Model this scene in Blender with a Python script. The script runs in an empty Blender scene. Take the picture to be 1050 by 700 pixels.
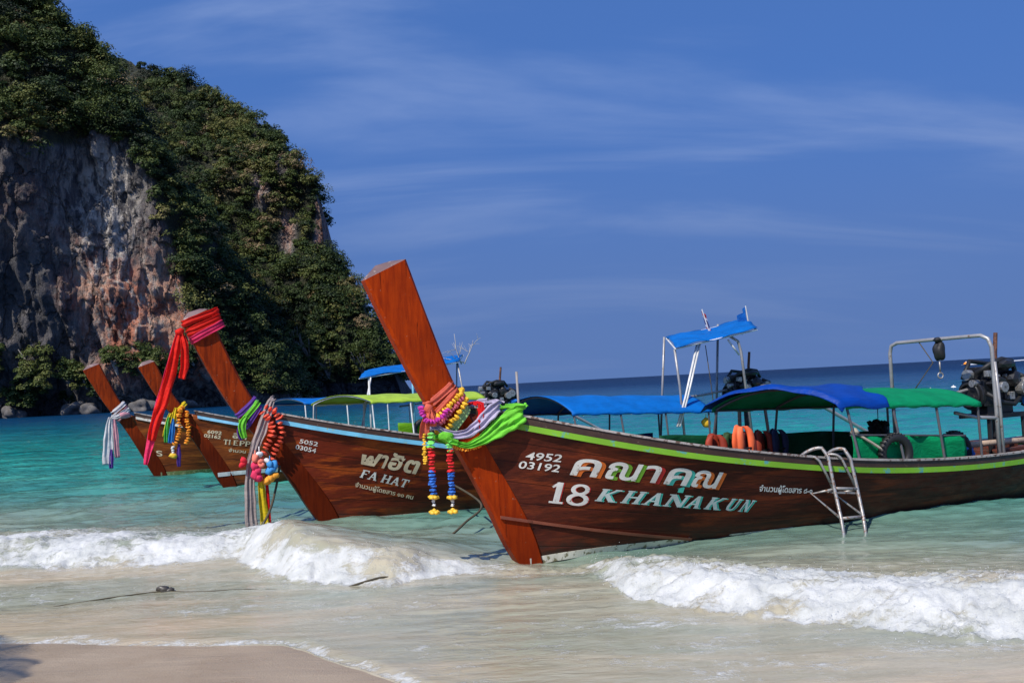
import bpy, bmesh, math, random
import numpy as np
from mathutils import Vector, Matrix, Quaternion

random.seed(7)
RNG = np.random.default_rng(11)
C = bpy.context.scene.collection
sc = bpy.context.scene
R_ = math.radians

# ------------------------------------------------------------------ camera
cam = bpy.data.cameras.new('camera')
camo = bpy.data.objects.new('camera', cam)
C.objects.link(camo)
sc.camera = camo
cam.sensor_width = 36.0
cam.lens = 1020 / 1050 * 36.0
cam.clip_start = 0.05
cam.clip_end = 60000
EYE = Vector((0, 0, 2.0))
_r, _p = math.atan(0.053), math.atan(43 / 1020)
F0 = Vector((0, math.cos(_p), math.sin(_p)))
U0 = Vector((0, -math.sin(_p), math.cos(_p)))
R0 = Vector((1, 0, 0))
RR = math.cos(_r) * R0 - math.sin(_r) * U0
UU = math.sin(_r) * R0 + math.cos(_r) * U0
camo.matrix_world = Matrix(((RR.x, UU.x, -F0.x, EYE.x), (RR.y, UU.y, -F0.y, EYE.y), (RR.z, UU.z, -F0.z, EYE.z), (0, 0, 0, 1)))

# ------------------------------------------------------------------ world and sun
SUN_EL = R_(48)
SUN_H = Vector((-0.56, -0.83, 0)).normalized()
SUN_DIR = Vector((SUN_H.x * math.cos(SUN_EL), SUN_H.y * math.cos(SUN_EL), math.sin(SUN_EL)))
world = bpy.data.worlds.new('World')
sc.world = world
world.use_nodes = True
wn, wl = world.node_tree.nodes, world.node_tree.links
bg = wn['Background']
bg.inputs['Strength'].default_value = 0.085
sky = wn.new('ShaderNodeTexSky')
sky.sky_type = 'NISHITA'
sky.sun_disc = False
sky.sun_elevation = SUN_EL
sky.sun_rotation = math.atan2(SUN_H.x, SUN_H.y)
sky.altitude = 0
sky.air_density = 1.0
sky.dust_density = 0.3
sky.ozone_density = 3.0
tc = wn.new('ShaderNodeTexCoord')
sep = wn.new('ShaderNodeSeparateXYZ')
wl.new(tc.outputs['Generated'], sep.inputs[0])
ab = wn.new('ShaderNodeMath'); ab.operation = 'ABSOLUTE'
wl.new(sep.outputs['Z'], ab.inputs[0])
ma = wn.new('ShaderNodeMath'); ma.operation = 'MULTIPLY_ADD'
ma.inputs[1].default_value = 0.30; ma.inputs[2].default_value = 0.55
wl.new(ab.outputs[0], ma.inputs[0])
cmb = wn.new('ShaderNodeCombineXYZ')
wl.new(sep.outputs['X'], cmb.inputs['X']); wl.new(sep.outputs['Y'], cmb.inputs['Y']); wl.new(ma.outputs[0], cmb.inputs['Z'])
nrm = wn.new('ShaderNodeVectorMath'); nrm.operation = 'NORMALIZE'
wl.new(cmb.outputs[0], nrm.inputs[0])
wl.new(nrm.outputs[0], sky.inputs['Vector'])
tint = wn.new('ShaderNodeMix'); tint.data_type = 'RGBA'; tint.blend_type = 'MULTIPLY'
tint.inputs['Factor'].default_value = 1.0
tint.inputs['B'].default_value = (0.98, 1.42, 2.12, 1)
wl.new(sky.outputs[0], tint.inputs['A'])
# thin cirrus: noise on the direction projected to a cloud plane
dv = wn.new('ShaderNodeMath'); dv.operation = 'ADD'; dv.inputs[1].default_value = 0.28
wl.new(ab.outputs[0], dv.inputs[0])
dx = wn.new('ShaderNodeMath'); dx.operation = 'DIVIDE'
wl.new(sep.outputs['X'], dx.inputs[0]); wl.new(dv.outputs[0], dx.inputs[1])
dy = wn.new('ShaderNodeMath'); dy.operation = 'DIVIDE'
wl.new(sep.outputs['Y'], dy.inputs[0]); wl.new(dv.outputs[0], dy.inputs[1])
cc = wn.new('ShaderNodeCombineXYZ')
wl.new(dx.outputs[0], cc.inputs['X']); wl.new(dy.outputs[0], cc.inputs['Y'])
mp = wn.new('ShaderNodeMapping')
mp.inputs['Rotation'].default_value = (0, 0, R_(-24))
mp.inputs['Scale'].default_value = (0.75, 2.6, 1)
wl.new(cc.outputs[0], mp.inputs['Vector'])
cn = wn.new('ShaderNodeTexNoise')
cn.inputs['Scale'].default_value = 1.15; cn.inputs['Detail'].default_value = 7; cn.inputs['Roughness'].default_value = 0.52
cn.inputs['Distortion'].default_value = 0.5
wl.new(mp.outputs[0], cn.inputs['Vector'])
cr = wn.new('ShaderNodeMapRange'); cr.interpolation_type = 'SMOOTHSTEP'
cr.inputs['From Min'].default_value = 0.45; cr.inputs['From Max'].default_value = 0.74
cr.inputs['To Max'].default_value = 0.72
wl.new(cn.outputs[0], cr.inputs['Value'])
cm = wn.new('ShaderNodeMix'); cm.data_type = 'RGBA'
wl.new(cr.outputs[0], cm.inputs['Factor'])
wl.new(tint.outputs['Result'], cm.inputs['A'])
cm.inputs['B'].default_value = (3.1, 4.4, 8.0, 1)
hz = wn.new('ShaderNodeMapRange'); hz.interpolation_type = 'SMOOTHSTEP'
hz.inputs['From Min'].default_value = 0.30; hz.inputs['From Max'].default_value = 0.0
hz.inputs['To Min'].default_value = 0.0; hz.inputs['To Max'].default_value = 0.85
wl.new(ab.outputs[0], hz.inputs['Value'])
hm = wn.new('ShaderNodeMix'); hm.data_type = 'RGBA'
wl.new(hz.outputs[0], hm.inputs['Factor'])
wl.new(cm.outputs['Result'], hm.inputs['A'])
hm.inputs['B'].default_value = (1.34, 2.32, 5.15, 1)
wl.new(hm.outputs['Result'], bg.inputs['Color'])

sun = bpy.data.lights.new('sun', 'SUN')
sun.energy = 4.8
sun.angle = R_(0.5)
sun.color = (1.0, 0.94, 0.84)
suno = bpy.data.objects.new('sun', sun)
C.objects.link(suno)
suno.rotation_mode = 'QUATERNION'
suno.rotation_quaternion = (-SUN_DIR).to_track_quat('-Z', 'Y')
suno.location = SUN_DIR * 60

sc.view_settings.view_transform = 'Standard'
sc.view_settings.look = 'None'
sc.view_settings.gamma = 1.0
sc.view_settings.exposure = 0.0
sc.view_settings.use_curve_mapping = False
sc.cycles.max_bounces = 8
sc.cycles.transparent_max_bounces = 8

# ------------------------------------------------------------------ numeric noise
def _h(ix, iy, iz, seed):
    n = (ix.astype(np.int64) * 374761393 + iy.astype(np.int64) * 668265263 + iz.astype(np.int64) * 2147483647 + seed * 1274126177) & 0xffffffff
    n = ((n ^ (n >> 13)) * 1274126177) & 0xffffffff
    n = ((n ^ (n >> 16)) * 2246822519) & 0xffffffff
    n = n ^ (n >> 15)
    return (n & 0xffffff) / float(0xffffff)
def vn2(x, y, seed=0):
    xi, yi = np.floor(x), np.floor(y)
    fx, fy = x - xi, y - yi
    fx = fx * fx * fx * (fx * (fx * 6 - 15) + 10); fy = fy * fy * fy * (fy * (fy * 6 - 15) + 10)
    z = np.zeros_like(xi)
    a, b = _h(xi, yi, z, seed), _h(xi + 1, yi, z, seed)
    c, d = _h(xi, yi + 1, z, seed), _h(xi + 1, yi + 1, z, seed)
    return (a * (1 - fx) + b * fx) * (1 - fy) + (c * (1 - fx) + d * fx) * fy
def fbm(x, y, oct=4, seed=0, gain=0.5):
    s, a, t = 0, 1.0, 0
    for k in range(oct):
        s = s + a * (vn2(x * 2 ** k + 17.3 * k, y * 2 ** k - 9.1 * k, seed + k) * 2 - 1)
        t += a; a *= gain
    return s / t
def billow(x, y, oct=4, seed=0, gain=0.5):
    s, a, t = 0, 1.0, 0
    for k in range(oct):
        s = s + a * np.abs(vn2(x * 2 ** k + 17.3 * k, y * 2 ** k - 9.1 * k, seed + k) * 2 - 1)
        t += a; a *= gain
    return s / t
def sstep(a, b, x):
    t = np.clip((x - a) / (b - a), 0, 1)
    return t * t * (3 - 2 * t)
def herm(xs, ys):
    xs = np.array(xs, float); ys = np.array(ys, float)
    d = np.diff(ys) / np.diff(xs); h = np.diff(xs)
    m = np.zeros_like(ys); m[0] = d[0]; m[-1] = d[-1]
    m[1:-1] = (d[:-1] * h[1:] + d[1:] * h[:-1]) / (h[1:] + h[:-1])
    def f(x):
        x = np.clip(np.asarray(x, float), xs[0], xs[-1])
        i = np.clip(np.searchsorted(xs, x) - 1, 0, len(xs) - 2)
        t = (x - xs[i]) / h[i]; t2 = t * t; t3 = t2 * t
        return (2 * t3 - 3 * t2 + 1) * ys[i] + (t3 - 2 * t2 + t) * h[i] * m[i] + (-2 * t3 + 3 * t2) * ys[i + 1] + (t3 - t2) * h[i] * m[i + 1]
    return f

# ------------------------------------------------------------------ object helpers
def tag(o, label=None, cat=None, group=None, kind=None):
    if label: o['label'] = label
    if cat: o['category'] = cat
    if group: o['group'] = group
    if kind: o['kind'] = kind
    return o

class Frame:
    """A placed local frame: x along the boat from bow to stern, y away from the camera, z up."""
    def __init__(self, loc, ang):
        self.loc = Vector(loc); self.ang = ang
        self.m = Matrix.Translation(self.loc) @ Matrix.Rotation(ang, 4, 'Z')
    def pt(self, *p): return self.m @ Vector(p)

def thing(name, label, cat, loc, rotz=0.0, group=None):
    o = bpy.data.objects.new(name, None)
    o.empty_display_size = 0.2
    C.objects.link(o)
    o.location = loc; o.rotation_euler = (0, 0, rotz)
    return tag(o, label, cat, group)

BEND = None
class MB:
    def __init__(self):
        self.v = []; self.f = []; self.mi = []; self.att = {}
        self.cur = 0
    def add(self, vs, fs):
        b = len(self.v)
        self.v.extend([tuple(float(c) for c in p) for p in vs])
        for q in fs:
            self.f.append(tuple(i + b for i in q)); self.mi.append(self.cur)
        return b
    def box(self, c, s, rot=None):
        x, y, z = s[0] / 2, s[1] / 2, s[2] / 2
        vs = [Vector(p) for p in ((-x, -y, -z), (x, -y, -z), (x, y, -z), (-x, y, -z), (-x, -y, z), (x, -y, z), (x, y, z), (-x, y, z))]
        if rot is not None: vs = [rot @ p for p in vs]
        vs = [p + Vector(c) for p in vs]
        self.add(vs, [(0, 3, 2, 1), (4, 5, 6, 7), (0, 1, 5, 4), (1, 2, 6, 5), (2, 3, 7, 6), (3, 0, 4, 7)])
        return self
    def bar(self, a, b, w, h, up=(0, 0, 1)):
        a, b = Vector(a), Vector(b); t = (b - a); L = t.length; t.normalize()
        s = t.cross(Vector(up))
        if s.length < 1e-4: s = t.cross(Vector((1, 0, 0)))
        s.normalize(); u = s.cross(t)
        rot = Matrix((t, s, u)).transposed()
        return self.box((a + b) / 2, (L, w, h), rot)
    def tube(self, pts, r, n=8, caps=True, closed=False):
        pts = [Vector(p) for p in pts]; N = len(pts)
        rs = r if isinstance(r, (list, tuple)) else [r] * N
        t0 = (pts[1] - pts[0]).normalized()
        ref = Vector((0, 0, 1)) if abs(t0.z) < 0.9 else Vector((1, 0, 0))
        a = t0.cross(ref).normalized()
        vs = []
        for i, p in enumerate(pts):
            if closed: t = (pts[(i + 1) % N] - pts[i - 1])
            elif i == 0: t = pts[1] - pts[0]
            elif i == N - 1: t = pts[-1] - pts[-2]
            else: t = (pts[i + 1] - p).normalized() + (p - pts[i - 1]).normalized()
            t.normalize()
            a = a - t * a.dot(t)
            if a.length < 1e-5: a = t.cross(Vector((0.3, 0.5, 0.8)))
            a.normalize(); b = t.cross(a)
            for k in range(n):
                an = 2 * math.pi * k / n
                vs.append(p + (a * math.cos(an) + b * math.sin(an)) * rs[i])
        fs = []
        for i in range(N if closed else N - 1):
            j = (i + 1) % N
            for k in range(n):
                fs.append((i * n + k, i * n + (k + 1) % n, j * n + (k + 1) % n, j * n + k))
        if caps and not closed:
            fs.append(tuple(range(n - 1, -1, -1))); fs.append(tuple((N - 1) * n + k for k in range(n)))
        self.add(vs, fs); return self
    def cyl(self, a, b, r, n=16): return self.tube([a, b], r, n)
    def torus(self, c, axis, R, r, n=28, m=10, squash=1.0):
        axis = Vector(axis).normalized()
        u = axis.cross(Vector((0, 0, 1)))
        if u.length < 1e-3: u = Vector((1, 0, 0))
        u.normalize(); w = axis.cross(u)
        vs, fs = [], []
        for i in range(n):
            an = 2 * math.pi * i / n
            d = u * math.cos(an) + w * math.sin(an)
            for k in range(m):
                bn = 2 * math.pi * k / m
                vs.append(Vector(c) + d * (R + r * math.cos(bn)) + axis * (r * squash * math.sin(bn)))
        for i in range(n):
            for k in range(m):
                fs.append((i * m + k, ((i + 1) % n) * m + k, ((i + 1) % n) * m + (k + 1) % m, i * m + (k + 1) % m))
        self.add(vs, fs); return self
    def blob(self, c, s, lump=0.15, seed=0, sub=2, rot=None):
        bm = bmesh.new(); bmesh.ops.create_icosphere(bm, subdivisions=sub, radius=1)
        rr = random.Random(seed)
        ph = [(rr.uniform(1.2, 3.2), rr.uniform(0, 6), Vector((rr.gauss(0, 1), rr.gauss(0, 1), rr.gauss(0, 1))).normalized()) for _ in range(5)]
        vs = []
        for v in bm.verts:
            k = 1 + lump * sum(math.sin(f * 2 * v.co.dot(d) + o) for f, o, d in ph) / 2.2
            p = Vector((v.co.x * s[0], v.co.y * s[1], v.co.z * s[2])) * k
            if rot is not None: p = rot @ p
            vs.append(p + Vector(c))
        fs = [tuple(v.index for v in f.verts) for f in bm.faces]
        bm.free(); self.add(vs, fs); return self
    def grid(self, P, closed_u=False, closed_v=False):
        nu, nv = len(P), len(P[0])
        vs = [p for row in P for p in row]; fs = []
        for i in range(nu if closed_u else nu - 1):
            for j in range(nv if closed_v else nv - 1):
                i2, j2 = (i + 1) % nu, (j + 1) % nv
                fs.append((i * nv + j, i2 * nv + j, i2 * nv + j2, i * nv + j2))
        self.add(vs, fs); return self
    def prism(self, pts, n, thick):
        """closed polygon pts extruded by thick along unit vector n"""
        k = len(pts); n = Vector(n)
        vs = [Vector(p) for p in pts] + [Vector(p) + n * thick for p in pts]
        fs = [tuple(range(k - 1, -1, -1)), tuple(range(k, 2 * k))] + [(i, (i + 1) % k, k + (i + 1) % k, k + i) for i in range(k)]
        self.add(vs, fs); return self
    def strip(self, pts, wv, width, folds=3, amp=0.02, n=14, phase=0.0):
        """gathered cloth along pts; wv: width direction (one or per point); width: number or per point"""
        N = len(pts); pts = [Vector(p) for p in pts]; P = []
        for i, p in enumerate(pts):
            t = pts[min(i + 1, N - 1)] - pts[max(i - 1, 0)]; t.normalize()
            w = Vector(wv[i]) if isinstance(wv, list) else Vector(wv)
            w = w - t * w.dot(t); w.normalize(); nn = t.cross(w)
            wd = width[i] if isinstance(width, list) else width
            row = []
            dr = 0.9 * math.sin(i * 0.23 + phase) + 0.5 * math.sin(i * 0.51 + 2 * phase)
            for k in range(n):
                q = k / (n - 1) * 2 - 1
                a = amp * (0.62 * math.sin(q * folds * 2.3 + phase + dr) + 0.38 * math.sin(q * folds * 5.1 + 2 * phase - 1.3 * dr) * (0.6 + 0.4 * math.sin(i * 0.4 + q * 2))) * (1 + 0.5 * math.sin(q * 3 + i * .3 + phase))
                row.append(p + w * (q * wd / 2 * (1 + 0.06 * math.sin(i * 0.9 + q * 2))) + nn * a)
            P.append(row)
        return self.grid(P)
    def flowers(self, pts, r, seed=0, step=0.6, squash=0.55, lump=0.2):
        """a string of blossoms along pts"""
        pts = [Vector(p) for p in pts]; rr = random.Random(seed); acc = 0; k = 0
        for i in range(len(pts) - 1):
            a, b = pts[i], pts[i + 1]; L = (b - a).length
            if L < 1e-6: continue
            t = (b - a) / L
            while acc < L:
                rot = t.to_track_quat('Z', 'Y').to_matrix() @ Matrix.Rotation(rr.uniform(0, 6), 3, 'Z')
                q = r * rr.uniform(0.85, 1.15)
                j = Vector((rr.gauss(0, 1), rr.gauss(0, 1), rr.gauss(0, 1))) * r * 0.12
                self.blob(a + t * acc + j, (q, q, q * squash), lump, seed + k, 1, rot); k += 1
                acc += r * step * 2
            acc -= L
        return self
    def build(self, name, mats, parent=None, smooth=False, frame=None, bevel=0, solid=0, origin=None, angle=None):
        if not isinstance(mats, (list, tuple)): mats = [mats]
        me = bpy.data.meshes.new(name)
        v = self.v
        o = bpy.data.objects.new(name, me)
        if parent is not None:
            org = Vector(parent.get('_o', (0, 0, 0)))
            v = [tuple(Vector(p) - org) for p in v]
            o.parent = parent
            o['_o'] = list(org)
        elif frame is not None:
            if origin is None:
                A = np.array(v); c = Vector(((A[:, 0].min() + A[:, 0].max()) / 2, (A[:, 1].min() + A[:, 1].max()) / 2, A[:, 2].min()))
            else: c = Vector(origin)
            v = [tuple(Vector(p) - c) for p in v]
            o.location = frame.m @ c; o.rotation_euler = (0, 0, frame.ang)
            o['_o'] = list(c)
        if BEND is not None:
            org = Vector(self.org) if hasattr(self, 'org') else Vector()
            v = [(p[0] + float(BEND(p[0], p[2])), p[1], p[2]) for p in v]
        me.from_pydata(v, [], self.f)
        for m in mats: me.materials.append(m)
        if len(mats) > 1: me.polygons.foreach_set('material_index', self.mi)
        if smooth: me.polygons.foreach_set('use_smooth', [True] * len(self.f))
        for k, a in self.att.items():
            at = me.attributes.new(k, 'FLOAT', 'POINT'); at.data.foreach_set('value', a)
        me.update()
        C.objects.link(o)
        if solid:
            md = o.modifiers.new('thick', 'SOLIDIFY'); md.thickness = solid; md.offset = 0
        if bevel:
            md = o.modifiers.new('bevel', 'BEVEL'); md.width = bevel; md.segments = 2; md.limit_method = 'ANGLE'; md.angle_limit = R_(40)
        if smooth and angle:
            try:
                me.set_sharp_from_angle(angle=R_(angle))
            except Exception: pass
        return o

def fthing(name, label, cat, frame, c, group=None):
    """a thing with parts, placed in a boat's frame at local point c; its parts are modelled in the frame's coordinates"""
    o = thing(name, label, cat, frame.m @ Vector(c), frame.ang, group)
    o['_o'] = list(c)
    return o

def np_mesh(name, V, Q, mat, smooth=True, atts=None, tri=False):
    me = bpy.data.meshes.new(name)
    k = 3 if tri else 4
    me.vertices.add(len(V)); me.vertices.foreach_set('co', np.asarray(V, np.float32).ravel())
    me.loops.add(len(Q) * k); me.loops.foreach_set('vertex_index', np.asarray(Q, np.int32).ravel())
    me.polygons.add(len(Q)); me.polygons.foreach_set('loop_start', np.arange(0, len(Q) * k, k, dtype=np.int32))
    me.polygons.foreach_set('loop_total', np.full(len(Q), k, np.int32))
    if smooth: me.polygons.foreach_set('use_smooth', np.ones(len(Q), bool))
    for kk, a in (atts or {}).items():
        at = me.attributes.new(kk, 'FLOAT', 'POINT'); at.data.foreach_set('value', np.asarray(a, np.float32).ravel())
    me.materials.append(mat)
    me.update(calc_edges=True); me.validate()
    o = bpy.data.objects.new(name, me); C.objects.link(o)
    return o
def grid_quads(nu, nv):
    i, j = np.meshgrid(np.arange(nu - 1), np.arange(nv - 1), indexing='ij')
    a = i * nv + j
    return np.stack([a, a + nv, a + nv + 1, a + 1], -1).reshape(-1, 4)

# ------------------------------------------------------------------ materials
class NT:
    def __init__(self, name):
        self.m = bpy.data.materials.new(name); self.m.use_nodes = True
        self.t = self.m.node_tree; self.n = self.t.nodes; self.l = self.t.links
        self.b = self.n['Principled BSDF']
    def node(self, kind, **kw):
        x = self.n.new(kind)
        for k, v in kw.items():
            if k.startswith('_'): x.inputs[k[1:].replace('_', ' ')].default_value = v
            else: setattr(x, k, v)
        return x
    def link(self, a, b): self.l.new(a, b)
    def coord(self, scale=(1, 1, 1), obj=True, rot=(0, 0, 0)):
        if obj: c = self.node('ShaderNodeTexCoord').outputs['Object']
        else: c = self.node('ShaderNodeNewGeometry').outputs['Position']
        m = self.node('ShaderNodeMapping', _Scale=scale, _Rotation=rot); self.link(c, m.inputs['Vector'])
        return m.outputs[0]
    def noise(self, vec, scale=5, detail=4, rough=0.5, dist=0.0):
        x = self.node('ShaderNodeTexNoise', _Scale=scale, _Detail=detail, _Roughness=rough, _Distortion=dist)
        if vec is not None: self.link(vec, x.inputs['Vector'])
        return x.outputs[0]
    def ramp(self, fac, stops, interp='LINEAR'):
        x = self.node('ShaderNodeValToRGB'); x.color_ramp.interpolation = interp
        e = x.color_ramp.elements
        while len(e) < len(stops): e.new(0.5)
        for k, (p, c) in enumerate(stops):
            e[k].position = p; e[k].color = (*c, 1) if len(c) == 3 else c
        if fac is not None: self.link(fac, x.inputs[0])
        return x.outputs[0]
    def mix(self, f, a, b, blend='MIX'):
        x = self.node('ShaderNodeMix', data_type='RGBA', blend_type=blend)
        for s, v in (('Factor', f), ('A', a), ('B', b)):
            if isinstance(v, (int, float)): x.inputs[s].default_value = v
            elif isinstance(v, tuple): x.inputs[s].default_value = (*v, 1)
            else: self.link(v, x.inputs[s])
        return x.outputs['Result']
    def math(self, op, a, b=None, c=None, clamp=False):
        x = self.node('ShaderNodeMath', operation=op, use_clamp=clamp)
        for k, v in enumerate((a, b, c)):
            if v is None: continue
            if isinstance(v, (int, float)): x.inputs[k].default_value = v
            else: self.link(v, x.inputs[k])
        return x.outputs[0]
    def rng(self, v, a, b, c=0.0, d=1.0, smooth=True):
        x = self.node('ShaderNodeMapRange', interpolation_type='SMOOTHSTEP' if smooth else 'LINEAR')
        self.link(v, x.inputs['Value'])
        for k, q in (('From Min', a), ('From Max', b), ('To Min', c), ('To Max', d)):
            if isinstance(q, (int, float)): x.inputs[k].default_value = q
            else: self.link(q, x.inputs[k])
        return x.outputs[0]
    def attr(self, name): return self.node('ShaderNodeAttribute', attribute_name=name)
    def bump(self, h, strength=0.3, dist=0.02, normal=None):
        x = self.node('ShaderNodeBump', _Distance=dist); self.link(h, x.inputs['Height'])
        if isinstance(strength, (int, float)): x.inputs['Strength'].default_value = strength
        else: self.link(strength, x.inputs['Strength'])
        if normal is not None: self.link(normal, x.inputs['Normal'])
        return x.outputs[0]
    def out(self, color=None, rough=None, normal=None):
        for k, v in (('Base Color', color), ('Roughness', rough), ('Normal', normal)):
            if v is None: continue
            if isinstance(v, (int, float)): self.b.inputs[k].default_value = v
            elif isinstance(v, tuple): self.b.inputs[k].default_value = (*v, 1)
            else: self.link(v, self.b.inputs[k])
        return self.m

def lin(r, g, b):
    f = lambda c: (c / 255 / 12.92) if c / 255 <= 0.04045 else ((c / 255 + 0.055) / 1.055) ** 2.4
    return (f(r), f(g), f(b))
def mul(c, k): return tuple(min(1, x * k) for x in c)

_mc = {}
def cloth(name, col, rough=0.8, transl=0.0):
    if name in _mc: return _mc[name]
    t = NT(name)
    n = t.noise(t.coord((3, 3, 3)), 1.2, 6, 0.62)
    c = t.mix(t.rng(n, 0.3, 0.7), mul(col, 0.80), mul(col, 1.08))
    nb = t.noise(t.coord((1, 1, 1)), 160, 2)
    wr = t.noise(t.coord((1.6, 5, 5)), 2.2, 6, 0.6, 0.8)
    t.out(c, rough, t.bump(nb, 0.15, 0.003, t.bump(wr, 0.5, 0.05)))
    t.b.inputs['Specular IOR Level'].default_value = 0.2
    if transl:
        tr = t.node('ShaderNodeBsdfTranslucent'); t.link(c, tr.inputs['Color'])
        mx = t.node('ShaderNodeMixShader'); mx.inputs[0].default_value = transl
        t.link(t.b.outputs[0], mx.inputs[1]); t.link(tr.outputs[0], mx.inputs[2])
        t.link(mx.outputs[0], t.n['Material Output'].inputs[0])
    _mc[name] = t.m
    return t.m
def paint(name, col, rough=0.45, wear=None, amount=0.5, metal=0.0, scale=14):
    if name in _mc: return _mc[name]
    t = NT(name)
    co = t.coord((1, 1, 1))
    n = t.noise(co, scale, 6, 0.65)
    c = t.mix(t.rng(t.noise(co, scale * .35, 4), 0.3, 0.7), mul(col, 0.8), mul(col, 1.08))
    if wear is not None:
        c = t.mix(t.rng(n, 1 - amount - 0.05, 1 - amount + 0.06), c, wear)
    r = t.rng(n, 0.3, 0.7, rough - 0.08, rough + 0.15)
    t.out(c, r, t.bump(n, 0.15, 0.004))
    t.b.inputs['Metallic'].default_value = metal
    _mc[name] = t.m
    return t.m

def hull_wood(name, dark, mid, warm, rough=0.36):
    t = NT(name)
    co = t.coord((1, 1, 1))
    fl = t.coord((0.7, 2.0, 5.0))
    g = t.noise(t.coord((1.2, 8, 22)), 3.0, 8, 0.62, 0.4)
    big = t.noise(fl, 0.9, 5, 0.62, 0.3)
    c = t.mix(t.rng(big, 0.40, 0.60), dark, mid)
    c = t.mix(t.math('MULTIPLY', t.rng(t.noise(t.coord((0.5, 1.5, 4.0)), 1.6, 5, 0.6, .4), 0.50, 0.64), 0.85), c, warm)
    c = t.mix(t.math('MULTIPLY', t.rng(g, 0.40, 0.75), 0.55), c, mul(dark, 0.55))
    # plank seams along the strakes
    tt = t.attr('strake').outputs['Fac']
    fr = t.math('FRACT', t.math('MULTIPLY', tt, 6.5))
    seam = t.math('SUBTRACT', 1.0, t.rng(t.math('ABSOLUTE', t.math('SUBTRACT', fr, 0.5)), 0.0, 0.05))
    c = t.mix(t.math('MULTIPLY', seam, 0.55), c, mul(dark, 0.35))
    # scuffs
    sc_ = t.noise(t.coord((3, 3, 26)), 4.0, 6, 0.7)
    c = t.mix(t.math('MULTIPLY', t.rng(sc_, 0.66, 0.76), 0.5), c, (0.30, 0.21, 0.16))
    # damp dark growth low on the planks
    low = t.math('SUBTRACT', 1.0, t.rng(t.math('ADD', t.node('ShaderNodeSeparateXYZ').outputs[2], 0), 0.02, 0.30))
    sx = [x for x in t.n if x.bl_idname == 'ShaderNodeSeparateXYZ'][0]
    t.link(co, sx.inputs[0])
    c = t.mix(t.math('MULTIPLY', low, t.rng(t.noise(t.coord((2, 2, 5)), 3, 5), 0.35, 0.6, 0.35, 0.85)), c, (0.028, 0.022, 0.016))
    r = t.rng(t.noise(t.coord((2, 2, 6)), 3, 5), 0.3, 0.7, rough - 0.1, rough + 0.22)
    h = t.math('SUBTRACT', t.math('MULTIPLY', g, 0.5), seam)
    t.out(c, r, t.bump(h, 0.35, 0.012))
    t.b.inputs['Specular IOR Level'].default_value = 0.14
    return t.m
def stem_wood(name, base, dark, lo=0.25, hi=1.35, amt=0.62):
    t = NT(name)
    v = t.coord((9, 9, 1.1), rot=(0, R_(27), 0))
    g = t.noise(v, 2.2, 8, 0.6, 0.5)
    c = t.mix(t.rng(g, 0.35, 0.72), base, dark)
    big = t.noise(t.coord((1, 1, 1)), 1.6, 4)
    c = t.mix(t.math('MULTIPLY', t.rng(big, 0.5, 0.72), 0.55), c, mul(dark, 0.7))
    cr_ = t.noise(t.coord((26, 26, 0.9), rot=(0, R_(27), 0)), 1.5, 3, 0.5, 0.6)
    c = t.mix(t.rng(cr_, 0.66, 0.70), c, mul(dark, 0.3))
    w = t.noise(t.coord((1, 1, 1)), 22, 5, 0.7)
    c = t.mix(t.math('MULTIPLY', t.rng(w, 0.655, 0.70), 0.8), c, (0.40, 0.26, 0.17))
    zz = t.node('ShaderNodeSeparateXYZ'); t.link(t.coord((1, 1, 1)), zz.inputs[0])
    low_dark = t.math('SUBTRACT', 1.0, t.rng(t.math('ADD', zz.outputs[2], t.math('MULTIPLY', big, .5)), lo, hi))  # stem colour gets darker towards the foot, edge broken by noise
    c = t.mix(t.math('MULTIPLY', low_dark, amt), c, mul(dark, 0.45))
    t.out(c, t.rng(big, 0.3, 0.7, 0.38, 0.55), t.bump(t.math('ADD', g, cr_), 0.25, 0.006))
    t.b.inputs['Specular IOR Level'].default_value = 0.10
    return t.m

WHITE = paint('white_lettering', (0.76, 0.74, 0.68), 0.5, (0.25, 0.15, 0.10), 0.37)
CREAM = paint('cream_lettering', (0.70, 0.55, 0.36), 0.5, (0.25, 0.12, 0.06), 0.33)
STEEL = paint('weathered_steel', (0.36, 0.345, 0.33), 0.42, (0.20, 0.10, 0.055), 0.43, 0.45, 26)
DARKPIPE = paint('dark_pipe', (0.10, 0.10, 0.11), 0.45, (0.16, 0.09, 0.06), 0.36, 0.3)
GREYPIPE = paint('grey_pipe', (0.34, 0.33, 0.33), 0.4, (0.14, 0.09, 0.06), 0.36, 0.3)
WHITEPIPE = paint('white_pipe', (0.72, 0.71, 0.68), 0.4, (0.30, 0.22, 0.15), 0.32)
BLACK = paint('black_rubber', (0.012, 0.012, 0.013), 0.55)
ENGINE = paint('engine_black', (0.018, 0.018, 0.02), 0.35, (0.10, 0.08, 0.07), 0.36, 0.2)
ALU = paint('engine_alloy', (0.42, 0.41, 0.39), 0.35, (0.1, 0.08, 0.06), 0.42, 0.7, 30)
RUST = paint('rusty_pipe', (0.16, 0.06, 0.03), 0.7, (0.07, 0.03, 0.02), 0.5)
BLUEPLASTIC = paint('blue_plastic', (0.02, 0.17, 0.55), 0.4)
REDPLASTIC = paint('red_plastic', (0.55, 0.02, 0.02), 0.4)
BAMBOO = paint('bamboo_pole', (0.45, 0.33, 0.23), 0.5, (0.25, 0.15, 0.1), 0.4)
DECKWOOD = paint('deck_wood', (0.10, 0.055, 0.035), 0.6, (0.05, 0.03, 0.02), 0.5)
DARKWOOD = paint('bulwark_wood', (0.05, 0.024, 0.015), 0.45, (0.18, 0.12, 0.09), 0.33)
CAPRAIL = paint('worn_cap_rail', (0.40, 0.36, 0.33), 0.5, (0.12, 0.07, 0.05), 0.45)
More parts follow.
